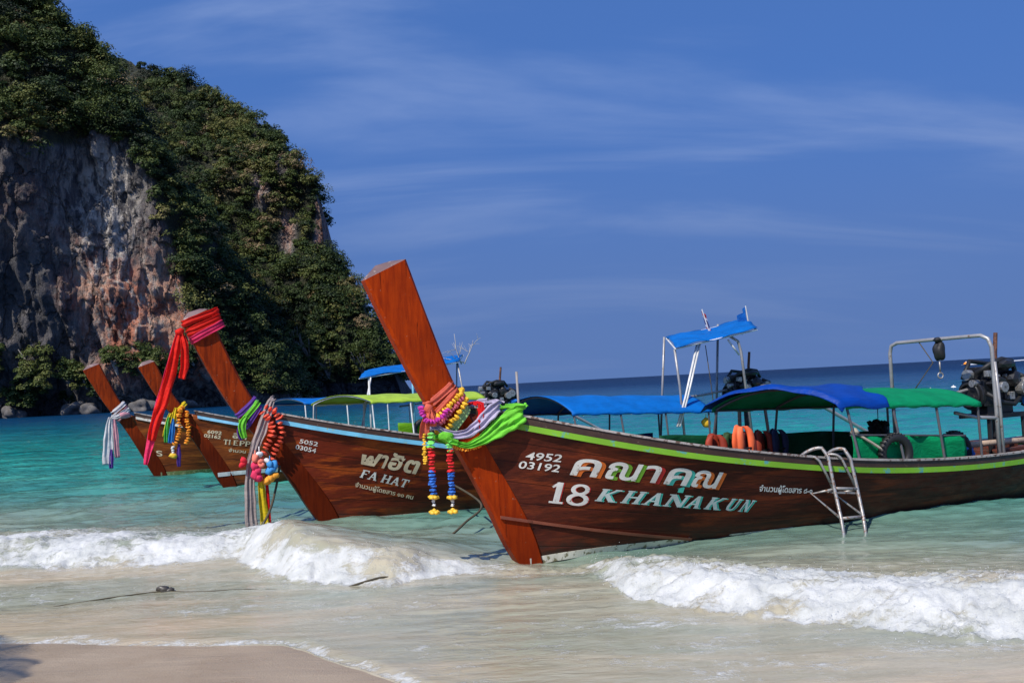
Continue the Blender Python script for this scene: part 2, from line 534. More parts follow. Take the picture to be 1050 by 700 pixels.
REDWOOD = paint('rubbing_strake_wood', (0.23, 0.06, 0.03), 0.45, (0.30, 0.20, 0.15), 0.32)
BOTTOM = paint('white_bottom_paint', (0.66, 0.62, 0.50), 0.6, (0.18, 0.16, 0.08), 0.42)
ROPE = cloth('rope_fibre', (0.09, 0.075, 0.05), 0.9)
LROPE = cloth('pale_rope_fibre', (0.40, 0.36, 0.28), 0.9)

# ------------------------------------------------------------------ beach
SWX = np.array([-40, -8, -4.53, -3.13, -1.96, -1.56, -0.96, -0.3, 1.0, 3.0, 40.0])
SWY = np.array([9.6, 9.1, 8.64, 8.27, 8.06, 7.62, 6.90, 6.2, 5.2, 4.4, 2.0])
def swash(x, y=None):
    s = np.interp(x, SWX, SWY)
    return s + 0.10 * fbm(x * 1.1, x * 0 + 3, 3, 31) + 0.03 * fbm(x * 5, x * 0 + 8, 3, 37)
def sand_z(x, y):
    d = np.interp(x, SWX, SWY) - y
    return np.where(d > 0, 0.045 * d, np.maximum(0.05 * d, -3.0)) + 0.006 * fbm(x * 1.3, y * 1.3, 3, 5)

def far_axis(a, b, n, far):
    core = np.linspace(a, b, n)
    k = np.array([1.5, 3, 7, 15, 40, 100, 300, 1000, 4000, 12000, 30000])
    return np.concatenate([a - k[::-1], core, b + k]) if far else core
gx = far_axis(-9, 7, 161, True); gy = far_axis(-3, 14, 171, True)
X, Y = np.meshgrid(gx, gy, indexing='ij')
Z = sand_z(X, Y)
Z = np.minimum(Z, 3.0); Z = np.maximum(Z, -3.0)
t = NT('wet_sand')
p = t.coord((1, 1, 1), obj=False)
n1 = t.noise(p, 0.8, 6, 0.6); n2 = t.noise(p, 60, 4, 0.7); n3 = t.noise(t.coord((0.6, 3, 1), obj=False), 2.2, 5, 0.6, 0.5)
c = t.mix(t.rng(n1, 0.3, 0.7), (0.34, 0.25, 0.16), (0.42, 0.325, 0.22))
c = t.mix(t.math('MULTIPLY', t.rng(n3, 0.5, 0.75), 0.4), c, (0.27, 0.21, 0.15))
c = t.mix(t.math('MULTIPLY', t.rng(n2, 0.55, 0.75), 0.5), c, (0.22, 0.17, 0.12))
t.out(c, t.rng(n1, 0.35, 0.65, 0.22, 0.5), t.bump(t.math('ADD', n2, t.math('MULTIPLY', n3, 2.0)), 0.5, 0.016))
o = np_mesh('beach', np.stack([X, Y, Z], -1).reshape(-1, 3), grid_quads(len(gx), len(gy)), t.m)
tag(o, kind='structure')

# ------------------------------------------------------------------ sea
FLX = np.array([-40, -12, -6.64, -5.75, -4.99, -4.24, -3.57, -3.24, -2.48, -1.92, -1.38, -1.02, -0.39, 0.23, 2.0])
FLY = np.array([15.0, 13.4, 12.71, 12.39, 12.30, 12.22, 12.15, 11.62, 10.74, 10.54, 10.30, 10.55, 10.55, 10.48, 10.4])
FLA = np.array([0.10, 0.18, 0.22, 0.21, 0.20, 0.19, 0.26, 0.34, 0.38, 0.34, 0.26, 0.15, 0.06, 0.02, 0.0])
FRX = np.array([-0.6, 0.3, 0.77, 0.97, 1.46, 1.99, 2.44, 2.81, 3.14, 3.45, 6.0, 12, 40])
FRY = np.array([11.0, 10.3, 9.74, 9.04, 8.36, 7.91, 7.66, 7.29, 7.09, 7.03, 6.6, 6.0, 5.0])
FRA = np.array([0.0, 0.0, 0.07, 0.14, 0.21, 0.22, 0.21, 0.20, 0.19, 0.19, 0.19, 0.19, 0.1])

def sea(X, Y):
    """height, foam amount and colour depth of the water at every point"""
    D = np.hypot(X, Y)
    near = sstep(90, 30, D)
    # wind ripples and small swell, crests roughly along x
    wx = X + 0.6 * fbm(X * .3, Y * .3, 2, 71); wy = Y + 0.5 * fbm(X * .25, Y * .25, 3, 70)
    calm = sstep(9.5, 15, Y) * 0.8 + 0.2
    h = 0.090 * fbm(wx * 0.33, wy * 0.9, 3, 1) * calm + 0.120 * (0.5 - billow(wx * 0.55, wy * 1.5, 3, 2)) * calm
    h = h + 0.040 * (0.5 - billow(wx * 1.8, wy * 4.0, 3, 3)) * near * (0.45 + 0.55 * calm)
    h = h + 0.006 * fbm(X * 6, Y * 9, 3, 4) * near
    h = h * sstep(6, 9.5, Y + 0.3 * X.clip(-2, 3))
    foam = np.zeros_like(X)
    lump = 0.5 - billow(X * 1.7 + .25 * fbm(X * 2, Y * 2, 2, 91), Y * 2.3 + .25 * fbm(X * 2, Y * 2, 2, 92), 6, 21, 0.66)
    fine = fbm(X * 9, Y * 9, 4, 22, 0.62)
    jag = 0.16 * fbm(X * 1.4, X * 0 + 1.7, 3, 41) + 0.10 * fbm(X * 5, Y * 5, 3, 42)
    # left and centre breaker
    f = np.interp(X, FLX, FLY) + jag; A = np.interp(X, FLX, FLA)
    d = (Y - f)
    rise = sstep(-0.10, 0.80, d)
    back = np.exp(-np.maximum(d - 0.7, 0) ** 2 / (2 * 1.3 ** 2))
    ridge = A * rise * back * (1 + 0.20 * fbm(X * 1.1, X * 0 + 9, 3, 43))
    curl = sstep(-3.3, -2.6, X) * sstep(1.0, -0.6, X)                 # the green glassy, unbroken stretch in front of the second boat
    wid = np.interp(X, [-12, -7, -5, -3.6, -2.6, -1.4, -0.2, 1], [4.6, 4.6, 4.2, 3.2, 0.85, 0.7, 0.5, 0.35])
    fl = sstep(-0.10, 0.06, d) * sstep(wid + 0.5, wid * 0.45, d + 0.9 * fbm(X * .9, Y * 1.3, 4, 44)) * sstep(2.2, 0.6, X)
    thin = sstep(0.9, 2.2, d) * (1 - curl)
    fl = fl * (1 - 0.42 * thin) * (1 - 0.20 * curl * sstep(0.02, 0.25, d) * sstep(0.95, 0.55, d))
    h = h * (1 - 0.5 * fl) + ridge
    h = h + fl * (0.5 + A) * (0.095 * (lump - 0.12) + 0.055 * fine)
    foam = np.maximum(foam, fl * sstep(-0.05, 0.12, A) * (0.84 + 0.5 * fbm(X * 1.4, Y * 2.2, 4, 58)).clip(0.45, 1))
    # foot of spilled foam ahead of the breaker
    ap = sstep(-0.55 - 0.4 * fbm(X * 1.3, Y * 1.3, 3, 48), 0.0, d) * sstep(0.3, 0.0, d) * 0.55 * sstep(1.8, 0.5, X)
    foam = np.maximum(foam, ap)
    # right breaker
    fr = np.interp(X, FRX, FRY) + jag * 0.9; A2 = np.interp(X, FRX, FRA)
    sl = np.interp(X, [0.3, 1.0, 1.6, 3, 6], [0.62, 0.68, 0.80, 0.88, 0.97])
    d2 = (Y - fr) * sl
    rise = sstep(-0.10, 0.70, d2)
    back = np.exp(-np.maximum(d2 - 0.6, 0) ** 2 / (2 * 0.95 ** 2))
    r2 = A2 * rise * back * (1 + 0.25 * fbm(X * 1.3, X * 0 + 4, 3, 46)) * sstep(0.1, 0.9, X)
    w2 = np.interp(X, [0.4, 1.2, 2, 3, 6], [0.8, 1.5, 1.9, 1.9, 1.9])
    f2 = sstep(-0.08, 0.06, d2) * sstep(w2 + 0.5, w2 * 0.55, d2 + 0.55 * fbm(X * 1.1, Y * 1.4, 4, 45)) * sstep(0.35, 0.85, X + 0.2 * fbm(Y * 2, X * 0, 2, 47))
    h = h * (1 - 0.6 * f2) + r2 + f2 * (0.085 * (lump - 0.10) + 0.050 * fine)
    foam = np.maximum(foam, f2 * (0.80 + 0.5 * fbm(X * 1.6, Y * 2.6, 4, 57)).clip(0.45, 1))
    trail = sstep(0.2, 1.2, X) * sstep(w2 + 2.6, w2, d2) * sstep(0.5, 1.5, d2) * 0.46
    foam = np.maximum(foam, trail * (0.6 + 0.6 * fbm(X * .8, Y * 2.2, 3, 49)))
    # churned, lacy water between breakers and beach
    nearshore = sstep(0, 1.0, Y - swash(X)) * sstep(0.0, -0.6, np.minimum(d, d2 + 0.0)) * sstep(13, 11, Y)
    foam = np.maximum(foam, nearshore * (0.34 + 0.28 * fbm(X * .7, Y * 1.6, 4, 51)))
    # swash lip
    e = Y - swash(X)
    lip = sstep(-0.02, 0.03, e) * sstep(0.42, 0.05, e + 0.10 * fbm(X * 3, Y * 6, 3, 52)) * 0.62
    foam = np.maximum(foam, lip)
    h = h - 0.13 * np.exp(-(((X - .8) / 1.1) ** 2 + ((Y - 11.45) / .75) ** 2))
    h = h * sstep(-0.1, 1.5, e)
    sheet = 0.022 + 0.012 * lip
    # second, foamier sheet of swash at the lower right
    e2 = (Y - np.interp(X, [-2, -1.3, -0.6, 0.3, 1.5, 6], [9.0, 8.6, 8.3, 8.4, 8.8, 9.0]) - 0.25 * fbm(X * 1.2, Y * .5, 3, 53))
    s2 = sstep(0.3, -0.5, e2) * sstep(-2.1, -1.2, X) * sstep(0.05, 0.4, e)
    foam = np.maximum(foam, s2 * (0.41 + 0.24 * fbm(X * 1.5, Y * 3, 4, 54)))
    h = np.where(e > 0, h + sheet * sstep(0, 0.25, e), 0.0 - 0.4 * (-e))
    # scattered foam lace behind the breakers and whitecaps further out
    lace = sstep(13.5, 17, Y) * sstep(24, 16, Y) * sstep(0.18, 0.55, fbm(X * .25, Y * .8, 3, 55)) * 0.42 * sstep(2, -3, X)
    foam = np.maximum(foam, lace)
    deep = np.log10(np.maximum(Y, 3.0) * np.interp(X / np.maximum(Y, 3), [-0.6, -0.25, 0.1, 0.5], [0.66, 0.80, 1.0, 1.08]))
    deep = deep + 0.05 * fbm(X * .12, Y * .35, 3, 56)
    return h, foam, deep

t = NT('sea_water')
p = t.coord((1, 1, 1), obj=False)
deep = t.attr('deep').outputs['Fac']; foam = t.attr('foam').outputs['Fac']
LO, HI = 0.75, 3.2
fac = t.rng(deep, LO, HI, 0, 1, smooth=False)
def at_(y): return (math.log10(y) - LO) / (HI - LO)
wc = t.ramp(fac, [(at_(7.0), (0.53, 0.43, 0.295)), (at_(9.6), (0.48, 0.43, 0.31)), (at_(12.0), (0.215, 0.285, 0.22)), (at_(15), (0.095, 0.245, 0.20)),
                  (at_(20), (0.045, 0.265, 0.215)), (at_(32), (0.009, 0.235, 0.205)), (at_(60), (0.002, 0.125, 0.170)),
                  (at_(110), (0.002, 0.055, 0.130)), (at_(240), (0.001, 0.022, 0.078)), (at_(900), (0.001, 0.010, 0.042))])
pn = t.coord((0.35, 1.1, 1), obj=False)
blot = t.noise(pn, 0.35, 5, 0.6, 0.4)
blo2 = t.noise(t.coord((0.8, 2.4, 1), obj=False), 1.3, 6, 0.65, 0.6)
wc = t.mix(t.math('MULTIPLY', t.rng(blo2, 0.50, 0.72), t.rng(deep, 1.15, 1.35, 0.0, 0.85)), wc, t.mix(1.0, wc, (2.2, 1.6, 1.45), 'MULTIPLY'))
wc = t.mix(t.math('MULTIPLY', t.rng(blot, 0.40, 0.64), 0.62), wc, t.mix(1.0, wc, (0.35, 0.62, 0.72), 'MULTIPLY'))
# foam: lacy noise gated by the foam amount
w1 = t.noise(t.coord((1, 1.4, 1), obj=False), 5.5, 8, 0.68, 0.9)
w2 = t.noise(p, 34, 5, 0.7)
ww = t.math('ADD', t.math('MULTIPLY', w1, 0.72), t.math('MULTIPLY', w2, 0.28))
th = t.math('SUBTRACT', 0.90, t.math('MULTIPLY', foam, 0.66))
fm = t.rng(ww, t.math('SUBTRACT', th, 0.10), t.math('ADD', th, 0.10))
fm = t.math('MULTIPLY', fm, t.rng(foam, 0.01, 0.10))
tone = t.noise(p, 2.6, 5, 0.6)
fc = t.mix(t.rng(tone, 0.3, 0.7), (0.52, 0.53, 0.50), (0.70, 0.70, 0.67))
stk = t.noise(t.coord((0.8, 3.2, 1), obj=False, rot=(0, 0, R_(8))), 1.6, 6, 0.65, 0.8)
wc = t.mix(t.math('MULTIPLY', t.rng(stk, 0.35, 0.70), t.rng(deep, 0.95, 1.25, 0.55, 0.0)), wc, t.mix(1.0, wc, (0.72, 0.68, 0.60), 'MULTIPLY'))
col = t.mix(t.math('MULTIPLY', fm, 0.95), wc, fc)
dist = t.node('ShaderNodeVectorMath', operation='LENGTH'); t.link(t.node('ShaderNodeNewGeometry').outputs['Position'], dist.inputs[0])
b1 = t.noise(t.coord((0.6, 1.6, 1), obj=False), 5.0, 5, 0.55, 0.3)
b2 = t.noise(t.coord((0.4, 1.1, 1), obj=False), 0.55, 6, 0.62, 0.4)
nb = t.bump(b2, t.rng(dist.outputs['Value'], 12, 60, 0.0, 1.0), 1.5)
nb = t.bump(b1, t.rng(dist.outputs['Value'], 8, 30, 0.32, 0.55), 0.06, nb)
w3 = t.noise(p, 95, 4, 0.75)
nb = t.bump(t.math('MULTIPLY', t.math('ADD', w2, t.math('MULTIPLY', w3, .6)), fm), 0.55, 0.022, nb)
t.out(col, t.math('ADD', t.rng(dist.outputs['Value'], 20, 300, 0.09, 0.34), t.math('MULTIPLY', fm, 0.5)), nb)
t.b.inputs['IOR'].default_value = 1.33
t.link(t.rng(dist.outputs['Value'], 10, 120, 0.48, 0.12), t.b.inputs['Specular IOR Level'])
SEA = t.m

rr = [3.6]
while rr[-1] < 34: rr.append(rr[-1] * 1.0042)
while rr[-1] < 120: rr.append(rr[-1] * 1.009)
while rr[-1] < 40000: rr.append(rr[-1] * 1.09)
rr = np.array(rr)
ta = np.concatenate([[-6, -3, -1.8, -1.2, -0.95], np.linspace(-0.8, 0.8, 760), [0.95, 1.2, 1.8, 3, 6]])
Rg, Tg = np.meshgrid(rr, ta, indexing='ij')
Y = Rg; X = Tg * Rg
h, fo, de = sea(X, Y)
far = sstep(140, 90, Rg)
h = h * far
o = np_mesh('sea', np.stack([X, Y, h], -1).reshape(-1, 3), grid_quads(len(rr), len(ta)), SEA, atts=dict(foam=fo, deep=de))
tag(o, kind='structure')

# spray thrown up by the breakers: many fine drops
def sea_at(x, y):
    a, b, _ = sea(np.array([[x]]), np.array([[y]])); return float(a[0, 0]), float(b[0, 0])
px, py = [], []
q = np.random.default_rng(3)
N = 3600
xs = np.where(q.random(N) < 0.5, q.uniform(-8, -1.0, N), q.uniform(0.7, 5.5, N))
left = xs < 0.2
ys = np.where(left, np.interp(xs, FLX, FLY), np.interp(xs, FRX, FRY)) + np.where(q.random(N) < .55, q.uniform(0.0, 0.9, N), q.uniform(-0.35, 1.8, N))
hh, ff, _ = sea(xs[None, :], ys[None, :]); hh = hh[0]; ff = ff[0]
keep = ff > 0.30
xs, ys, hh = xs[keep], ys[keep], hh[keep]
up = 0.01 + np.abs(q.normal(0, 0.05, len(xs))); sz = q.uniform(0.002, 0.0055, len(xs)) * (1 - 0.4 * (up > .06))
oc = np.array([(1, 0, 0), (-1, 0, 0), (0, 1, 0), (0, -1, 0), (0, 0, 1), (0, 0, -1)], float)
of = np.array([(0, 2, 4), (2, 1, 4), (1, 3, 4), (3, 0, 4), (2, 0, 5), (1, 2, 5), (3, 1, 5), (0, 3, 5)])
V = (np.stack([xs, ys, hh + up], -1)[:, None, :] + oc[None] * sz[:, None, None] * q.uniform(0.6, 1.4, (len(xs), 1, 3))).reshape(-1, 3)
Q = (of[None] + (np.arange(len(xs)) * 6)[:, None, None]).reshape(-1, 3)
SPRAY = paint('spray_white', (0.78, 0.78, 0.76), 0.3)
o = np_mesh('sea_spray', V, Q, SPRAY, tri=True)
tag(o, kind='stuff')

# ------------------------------------------------------------------ limestone headland
t = NT('limestone')
p = t.coord((1, 1, 1))
zone = t.attr('ochre').outputs['Fac']; pale = t.attr('pale').outputs['Fac']; soil = t.attr('soil').outputs['Fac']
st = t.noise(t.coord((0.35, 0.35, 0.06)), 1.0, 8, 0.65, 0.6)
bl = t.noise(t.coord((0.10, 0.10, 0.10)), 1.0, 7, 0.62)
fi = t.noise(t.coord((0.6, 0.6, 0.45)), 1.0, 7, 0.7)
c = t.mix(t.rng(bl, 0.32, 0.68), (0.060, 0.060, 0.068), (0.165, 0.150, 0.145))
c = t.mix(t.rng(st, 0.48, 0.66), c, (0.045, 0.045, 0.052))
oc_ = t.math('MULTIPLY', zone, t.rng(fi, 0.36, 0.58), clamp=True)
pl = t.math('MULTIPLY', pale, t.rng(t.noise(t.coord((0.5, 0.5, 0.16)), 1.0, 7, 0.66), 0.42, 0.58), clamp=True)
c = t.mix(pl, c, (0.62, 0.56, 0.49))
c = t.mix(oc_, c, t.mix(t.rng(bl, 0.35, 0.65), (0.60, 0.17, 0.08), (0.66, 0.36, 0.24)))
vo = t.node('ShaderNodeTexVoronoi', feature='DISTANCE_TO_EDGE', _Scale=0.55); wv_ = t.node('ShaderNodeVectorMath', operation='ADD')
t.link(t.coord((0.30, 0.30, 0.09)), wv_.inputs[0]); nz = t.node('ShaderNodeTexNoise', _Scale=0.9, _Detail=5.0); t.link(t.coord((0.5, 0.5, 0.4)), nz.inputs['Vector']); t.link(nz.outputs[1], wv_.inputs[1]); t.link(wv_.outputs[0], vo.inputs['Vector'])
crk = t.math('SUBTRACT', 1.0, t.rng(vo.outputs['Distance'], 0.0, 0.07))
c = t.mix(t.math('MULTIPLY', crk, 0.45), c, (0.022, 0.020, 0.022))
c = t.mix(t.math('MULTIPLY', t.rng(fi, 0.58, 0.70), 0.65), c, (0.03, 0.028, 0.028))
c = t.mix(soil, c, t.mix(t.rng(fi, 0.35, 0.65), (0.018, 0.022, 0.010), (0.050, 0.052, 0.022)))
t.out(c, 0.85, t.bump(t.math('SUBTRACT', t.math('ADD', fi, st), t.math('MULTIPLY', crk, 0.6)), 1.0, 2.2))
ROCK = t.m

t = NT('forest_leaves')
ti = t.attr('tint').outputs['Fac']
lc = t.ramp(ti, [(0.0, (0.013, 0.022, 0.011)), (0.30, (0.030, 0.054, 0.016)), (0.60, (0.078, 0.108, 0.026)), (0.84, (0.165, 0.165, 0.045)), (1.0, (0.220, 0.160, 0.085))])
t.out(lc, 0.6)
t.b.inputs['Specular IOR Level'].default_value = 0.25
tr = t.node('ShaderNodeBsdfTranslucent'); t.link(lc, tr.inputs['Color'])
mx = t.node('ShaderNodeMixShader'); mx.inputs[0].default_value = 0.18
t.link(t.b.outputs[0], mx.inputs[1]); t.link(tr.outputs[0], mx.inputs[2]); t.link(mx.outputs[0], t.n['Material Output'].inputs[0])
LEAF = t.m

def headland(name, u, top, surf, nv, label, atts):
    """curtain of rock: u = x stations, surf(X, Z, top) gives the depth; closes over the top and down the back"""
    nu = len(u); v = np.concatenate([np.linspace(0, 1, nv), np.linspace(1.01, 1.5, 14)])
    U, Vv = np.meshgrid(u, v, indexing='ij')
    T = np.repeat(top[:, None], len(v), 1)
    Zf = np.where(Vv <= 1, Vv * T, T * (1 - ((Vv - 1) / 0.5) ** 2))
    Yf = surf(U, np.minimum(Zf, T), T)
    yt = surf(u[:, None], top[:, None], top[:, None])
    Yb = yt + (Vv - 1) / 0.5 * 60
    Yf = np.where(Vv <= 1, Yf, Yb)
    Zf = np.where(Vv <= 1, Zf, Zf) - 1.0
    P = np.stack([U, Yf, Zf], -1)
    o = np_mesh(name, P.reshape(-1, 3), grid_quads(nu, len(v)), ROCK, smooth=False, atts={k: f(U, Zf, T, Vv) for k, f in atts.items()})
    tag(o, label, 'cliff')
    return P[:, :-3], T

m1x = np.array([-162.5, -140.2, -127.6, -114.0, -107.5, -103.5, -97.0, -90.5, -84.0, -77.9, -71.4, -65.8, -62.0])
m1z = np.array([144.9, 132.4, 117.9, 102.1, 97.4, 88.1, 76.6, 66.2, 54.4, 39.7, 25.5, 7.6, 1.2])
c1x = np.array([-165, -132.2, -122.2, -112.4, -103.5, -95.0, -90.4, -87.1, -84.0, -80.7, -76, -62])
c1z = np.array([74, 69.2, 69.9, 65.6, 72.7, 67.2, 59.5, 44.0, 28.0, 15.0, 7, 0])
u1 = np.linspace(-165, -62, 340)
z1 = np.interp(u1, m1x, m1z) + 3.2 * fbm(u1 * 0.12, u1 * 0, 4, 61)
z1 = np.maximum(z1, 0.5)
def surf1(x, z, T):
    zc = np.interp(x, c1x, c1z)
    base = 244 + 0.16 * (x + 165) + 0.006 * np.maximum(x + 100, 0) ** 2
    over = -(0.34 - 0.26 * sstep(-116, -106, x) * sstep(-80, -88, x)) * np.clip(z - 10, 0, 60) * sstep(-60, -88, x) + 7 * sstep(12, 0, z)      # overhang and wave-cut notch
    lean = np.maximum(z - zc, 0) * 0.62
    n = 7.0 * fbm(x * 0.06, z * 0.03, 4, 62) + 4.2 * (billow(x * 0.13, z * 0.035, 5, 63, .58) - 0.4) + 1.4 * fbm(x * 0.5, z * 0.16, 4, 64, .65) + 2.2 * np.round(2.5 * fbm(x * .16, z * .10, 3, 60)) / 2.5
    return base + over + lean + n
def zone1(U, Z, T, V): return sstep(52, 30, Z + 8 * fbm(U * .08, Z * .08, 3, 65)) * sstep(3, 12, Z) * sstep(-116, -103, U + 5 * fbm(Z * .1, U * 0, 2, 66)) * 0.95 + 0.10 * sstep(0.1, .5, fbm(U * .06, Z * .06, 3, 67))
def pale1(U, Z, T, V): return np.clip(np.exp(-((U + 101 + 0.06 * (Z - 50)) / 8.5) ** 2) * sstep(14, 30, Z) * sstep(75, 60, Z) + 0.55 * zone1(U, Z, T, V) + 0.5 * sstep(12, 3, Z) * sstep(-130, -100, U), 0, 1)
def soil1(U, Z, T, V): return sstep(-1, 3, Z - np.interp(U, c1x, c1z) + 4 * fbm(U * .1, Z * .1, 3, 68))
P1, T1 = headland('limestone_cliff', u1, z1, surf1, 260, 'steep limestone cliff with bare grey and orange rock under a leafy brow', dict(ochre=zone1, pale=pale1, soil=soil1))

m2x = np.array([-215, -175, -151.0, -139.4, -129.4, -117.7, -104.5, -89.7, -81.6, -75.3, -67.4, -65.4, -64.0, -58.7, -50.9, -46.3, -40.6, -38.2])
m2z = np.array([162, 152, 143.7, 134.9, 131.4, 126.4, 114.4, 105.0, 96.1, 87.2, 75.9, 68.3, 53.0, 45.0, 32.8, 24.2, 11.5, 1.0])
u2 = np.concatenate([np.linspace(-190, -90, 160), np.linspace(-89.6, -38, 260)])
z2 = np.maximum(np.interp(u2, m2x, m2z) + 1.6 * fbm(u2 * 0.2, u2 * 0, 4, 71), 0.5)
def surf2(x, z, T):
    base = 318 + 0.0025 * np.maximum(x + 95, 0) ** 2
    n = 9 * fbm(x * 0.035, z * 0.035, 4, 72) + 4.0 * (billow(x * 0.10, z * 0.07, 4, 73) - .4) + 2.0 * (billow(x * 0.35, z * 0.3, 4, 74, .6) - .4)
    notch = 9 * sstep(13, 0, z)
    hump = 22 * sstep(-38, -100, x) * 0
    return base + z * 0.42 + np.maximum(z - 78, 0) * 0.35 + n + notch + hump
def bare2(U, Z):
    b = np.exp(-(((U + 86) / 4.2) ** 2 + ((Z - 75) / 8) ** 2))
    b = np.maximum(b, np.exp(-(((U + 77) / 3.6) ** 2 + ((Z - 60) / 12) ** 2)))
    b = np.maximum(b, sstep(-68.5, -66, U) * sstep(48, 54, Z) * sstep(76, 70, Z) * 0.9)
    b = np.maximum(b, sstep(7, 3, Z))
    return b + 0.26 * fbm(U * .2, Z * .12, 3, 75) + 0.45 * sstep(.25, .6, fbm(U * .09, Z * .11, 3, 76)) * sstep(60, 85, Z)
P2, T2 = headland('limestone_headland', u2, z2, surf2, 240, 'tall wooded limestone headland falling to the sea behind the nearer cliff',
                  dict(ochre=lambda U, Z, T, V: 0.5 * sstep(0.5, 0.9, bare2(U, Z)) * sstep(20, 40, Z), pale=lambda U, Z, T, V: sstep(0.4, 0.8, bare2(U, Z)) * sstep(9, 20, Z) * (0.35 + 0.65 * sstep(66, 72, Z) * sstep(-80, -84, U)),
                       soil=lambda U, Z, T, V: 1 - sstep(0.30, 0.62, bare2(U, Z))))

def leaf_cloud(centers, radii, tints, nl, seed, leaf, squash=0.8, up=0.3):
    """leaf-sized faces scattered through the volume of many crowns"""
    q = np.random.default_rng(seed); M = len(centers)
    # every crown gets several sub-clumps so that it is uneven
    k = 7
    sub = q.normal(0, 1, (M, k, 3)); sub /= np.linalg.norm(sub, axis=-1, keepdims=True)
    sub *= q.uniform(0.35, 0.75, (M, k, 1)); sub[..., 2] = sub[..., 2] * squash + up * 0.3
    srad = q.uniform(0.30, 0.52, (M, k))
    pick = q.integers(0, k, (M, nl))
    d = q.normal(0, 1, (M, nl, 3)); d /= np.linalg.norm(d, axis=-1, keepdims=True)
    d[..., 2] = np.abs(d[..., 2]) * 0.9 + d[..., 2] * 0.1
    r = q.uniform(0.55, 1.0, (M, nl, 1)) ** 0.6
    pos = np.take_along_axis(sub, pick[..., None].repeat(3, -1), 1) + d * r * np.take_along_axis(srad, pick, 1)[..., None]
    pos = pos * radii[:, None, None] + centers[:, None, :]
    nrm = d + np.array([0, 0, .25]) + q.normal(0, 0.28, d.shape); nrm /= np.linalg.norm(nrm, axis=-1, keepdims=True)
    a = np.cross(nrm, q.normal(0, 1, d.shape)); a /= np.linalg.norm(a, axis=-1, keepdims=True)
    b = np.cross(nrm, a)
    s = (leaf * q.uniform(0.6, 1.4, (M, nl, 1)))
    V = np.stack([pos - a * s - b * s * 0.55, pos + a * s * 0.35 - b * s * 0.7, pos + a * s + b * s * 0.45, pos - a * s * 0.3 + b * s * 0.75], 2)
    tn = np.clip(tints[:, None] + q.normal(0, 0.055, (M, nl)), 0, 1)
    return V.reshape(-1, 3), np.arange(M * nl * 4).reshape(-1, 4), np.repeat(tn.reshape(-1), 4)

def scatter(P, T, dens_fn, n, seed, rmin, rmax):
    q = np.random.default_rng(seed); nu, nv = P.shape[:2]
    # area weights so that the cover is even
    rl = np.exp(q.normal(0, 0.30, n))
    du = np.linalg.norm(P[1:, :-1] - P[:-1, :-1], axis=-1); dvv = np.linalg.norm(P[:-1, 1:] - P[:-1, :-1], axis=-1)
    pp = P[:-1, :-1]; w = (du * dvv) * dens_fn(pp) * ((pp[..., 0] / pp[..., 1] > -.57) & (pp[..., 2] / pp[..., 1] < .45)); w = w.ravel() / w.sum()
    k = q.choice(len(w), n, p=w); i, j = np.unravel_index(k, (nu - 1, nv - 1))
    c = P[i, j] + q.normal(0, 0.4, (n, 3))
    return c, np.clip(q.uniform(rmin, rmax, n) * rl, 1.4, 6.5)

def d1(p):
    x, y, z = p[..., 0], p[..., 1], p[..., 2]
    zc = np.interp(x, c1x, c1z)
    return sstep(-2, 2, z - zc + 3 * fbm(x * .15, z * .15, 2, 81)) * sstep(175, 150, z)
c, r = scatter(P1, T1, d1, 1150, 5, 2.6, 5.2)
c[:, 2] += r * 0.25; c[:, 1] -= r * np.random.default_rng(4).uniform(-.2, 1.0, len(r))
tn = 0.48 + 0.42 * fbm(c[:, 0] * .07, c[:, 2] * .06, 3, 82) + np.random.default_rng(1).normal(0, .24, len(c))
V, Q, tt = leaf_cloud(c, r, tn, 520, 8, 0.235)
tag(np_mesh('cliff_forest', V, Q, LEAF, smooth=False, atts=dict(tint=tt)), kind='stuff')

def d2(p): return (1 - sstep(0.32, 0.60, bare2(p[..., 0], p[..., 2]))) * sstep(2.5, 6, p[..., 2]) * sstep(-150, -125, p[..., 0]) * sstep(160, 150, p[..., 2]) + 1e-6
c, r = scatter(P2, T2, d2, 1900, 6, 2.4, 4.8)
c[:, 2] += r * 0.2; c[:, 1] -= r * np.random.default_rng(5).uniform(-.2, 1.0, len(r))
tn = 0.56 + 0.42 * fbm(c[:, 0] * .06, c[:, 2] * .05, 3, 83) + np.random.default_rng(2).normal(0, .24, len(c)) - 0.16 * sstep(80, 130, c[:, 2])
V, Q, tt = leaf_cloud(c, r, tn, 400, 9, 0.25)
tag(np_mesh('headland_forest', V, Q, LEAF, smooth=False, atts=dict(tint=tt)), kind='stuff')

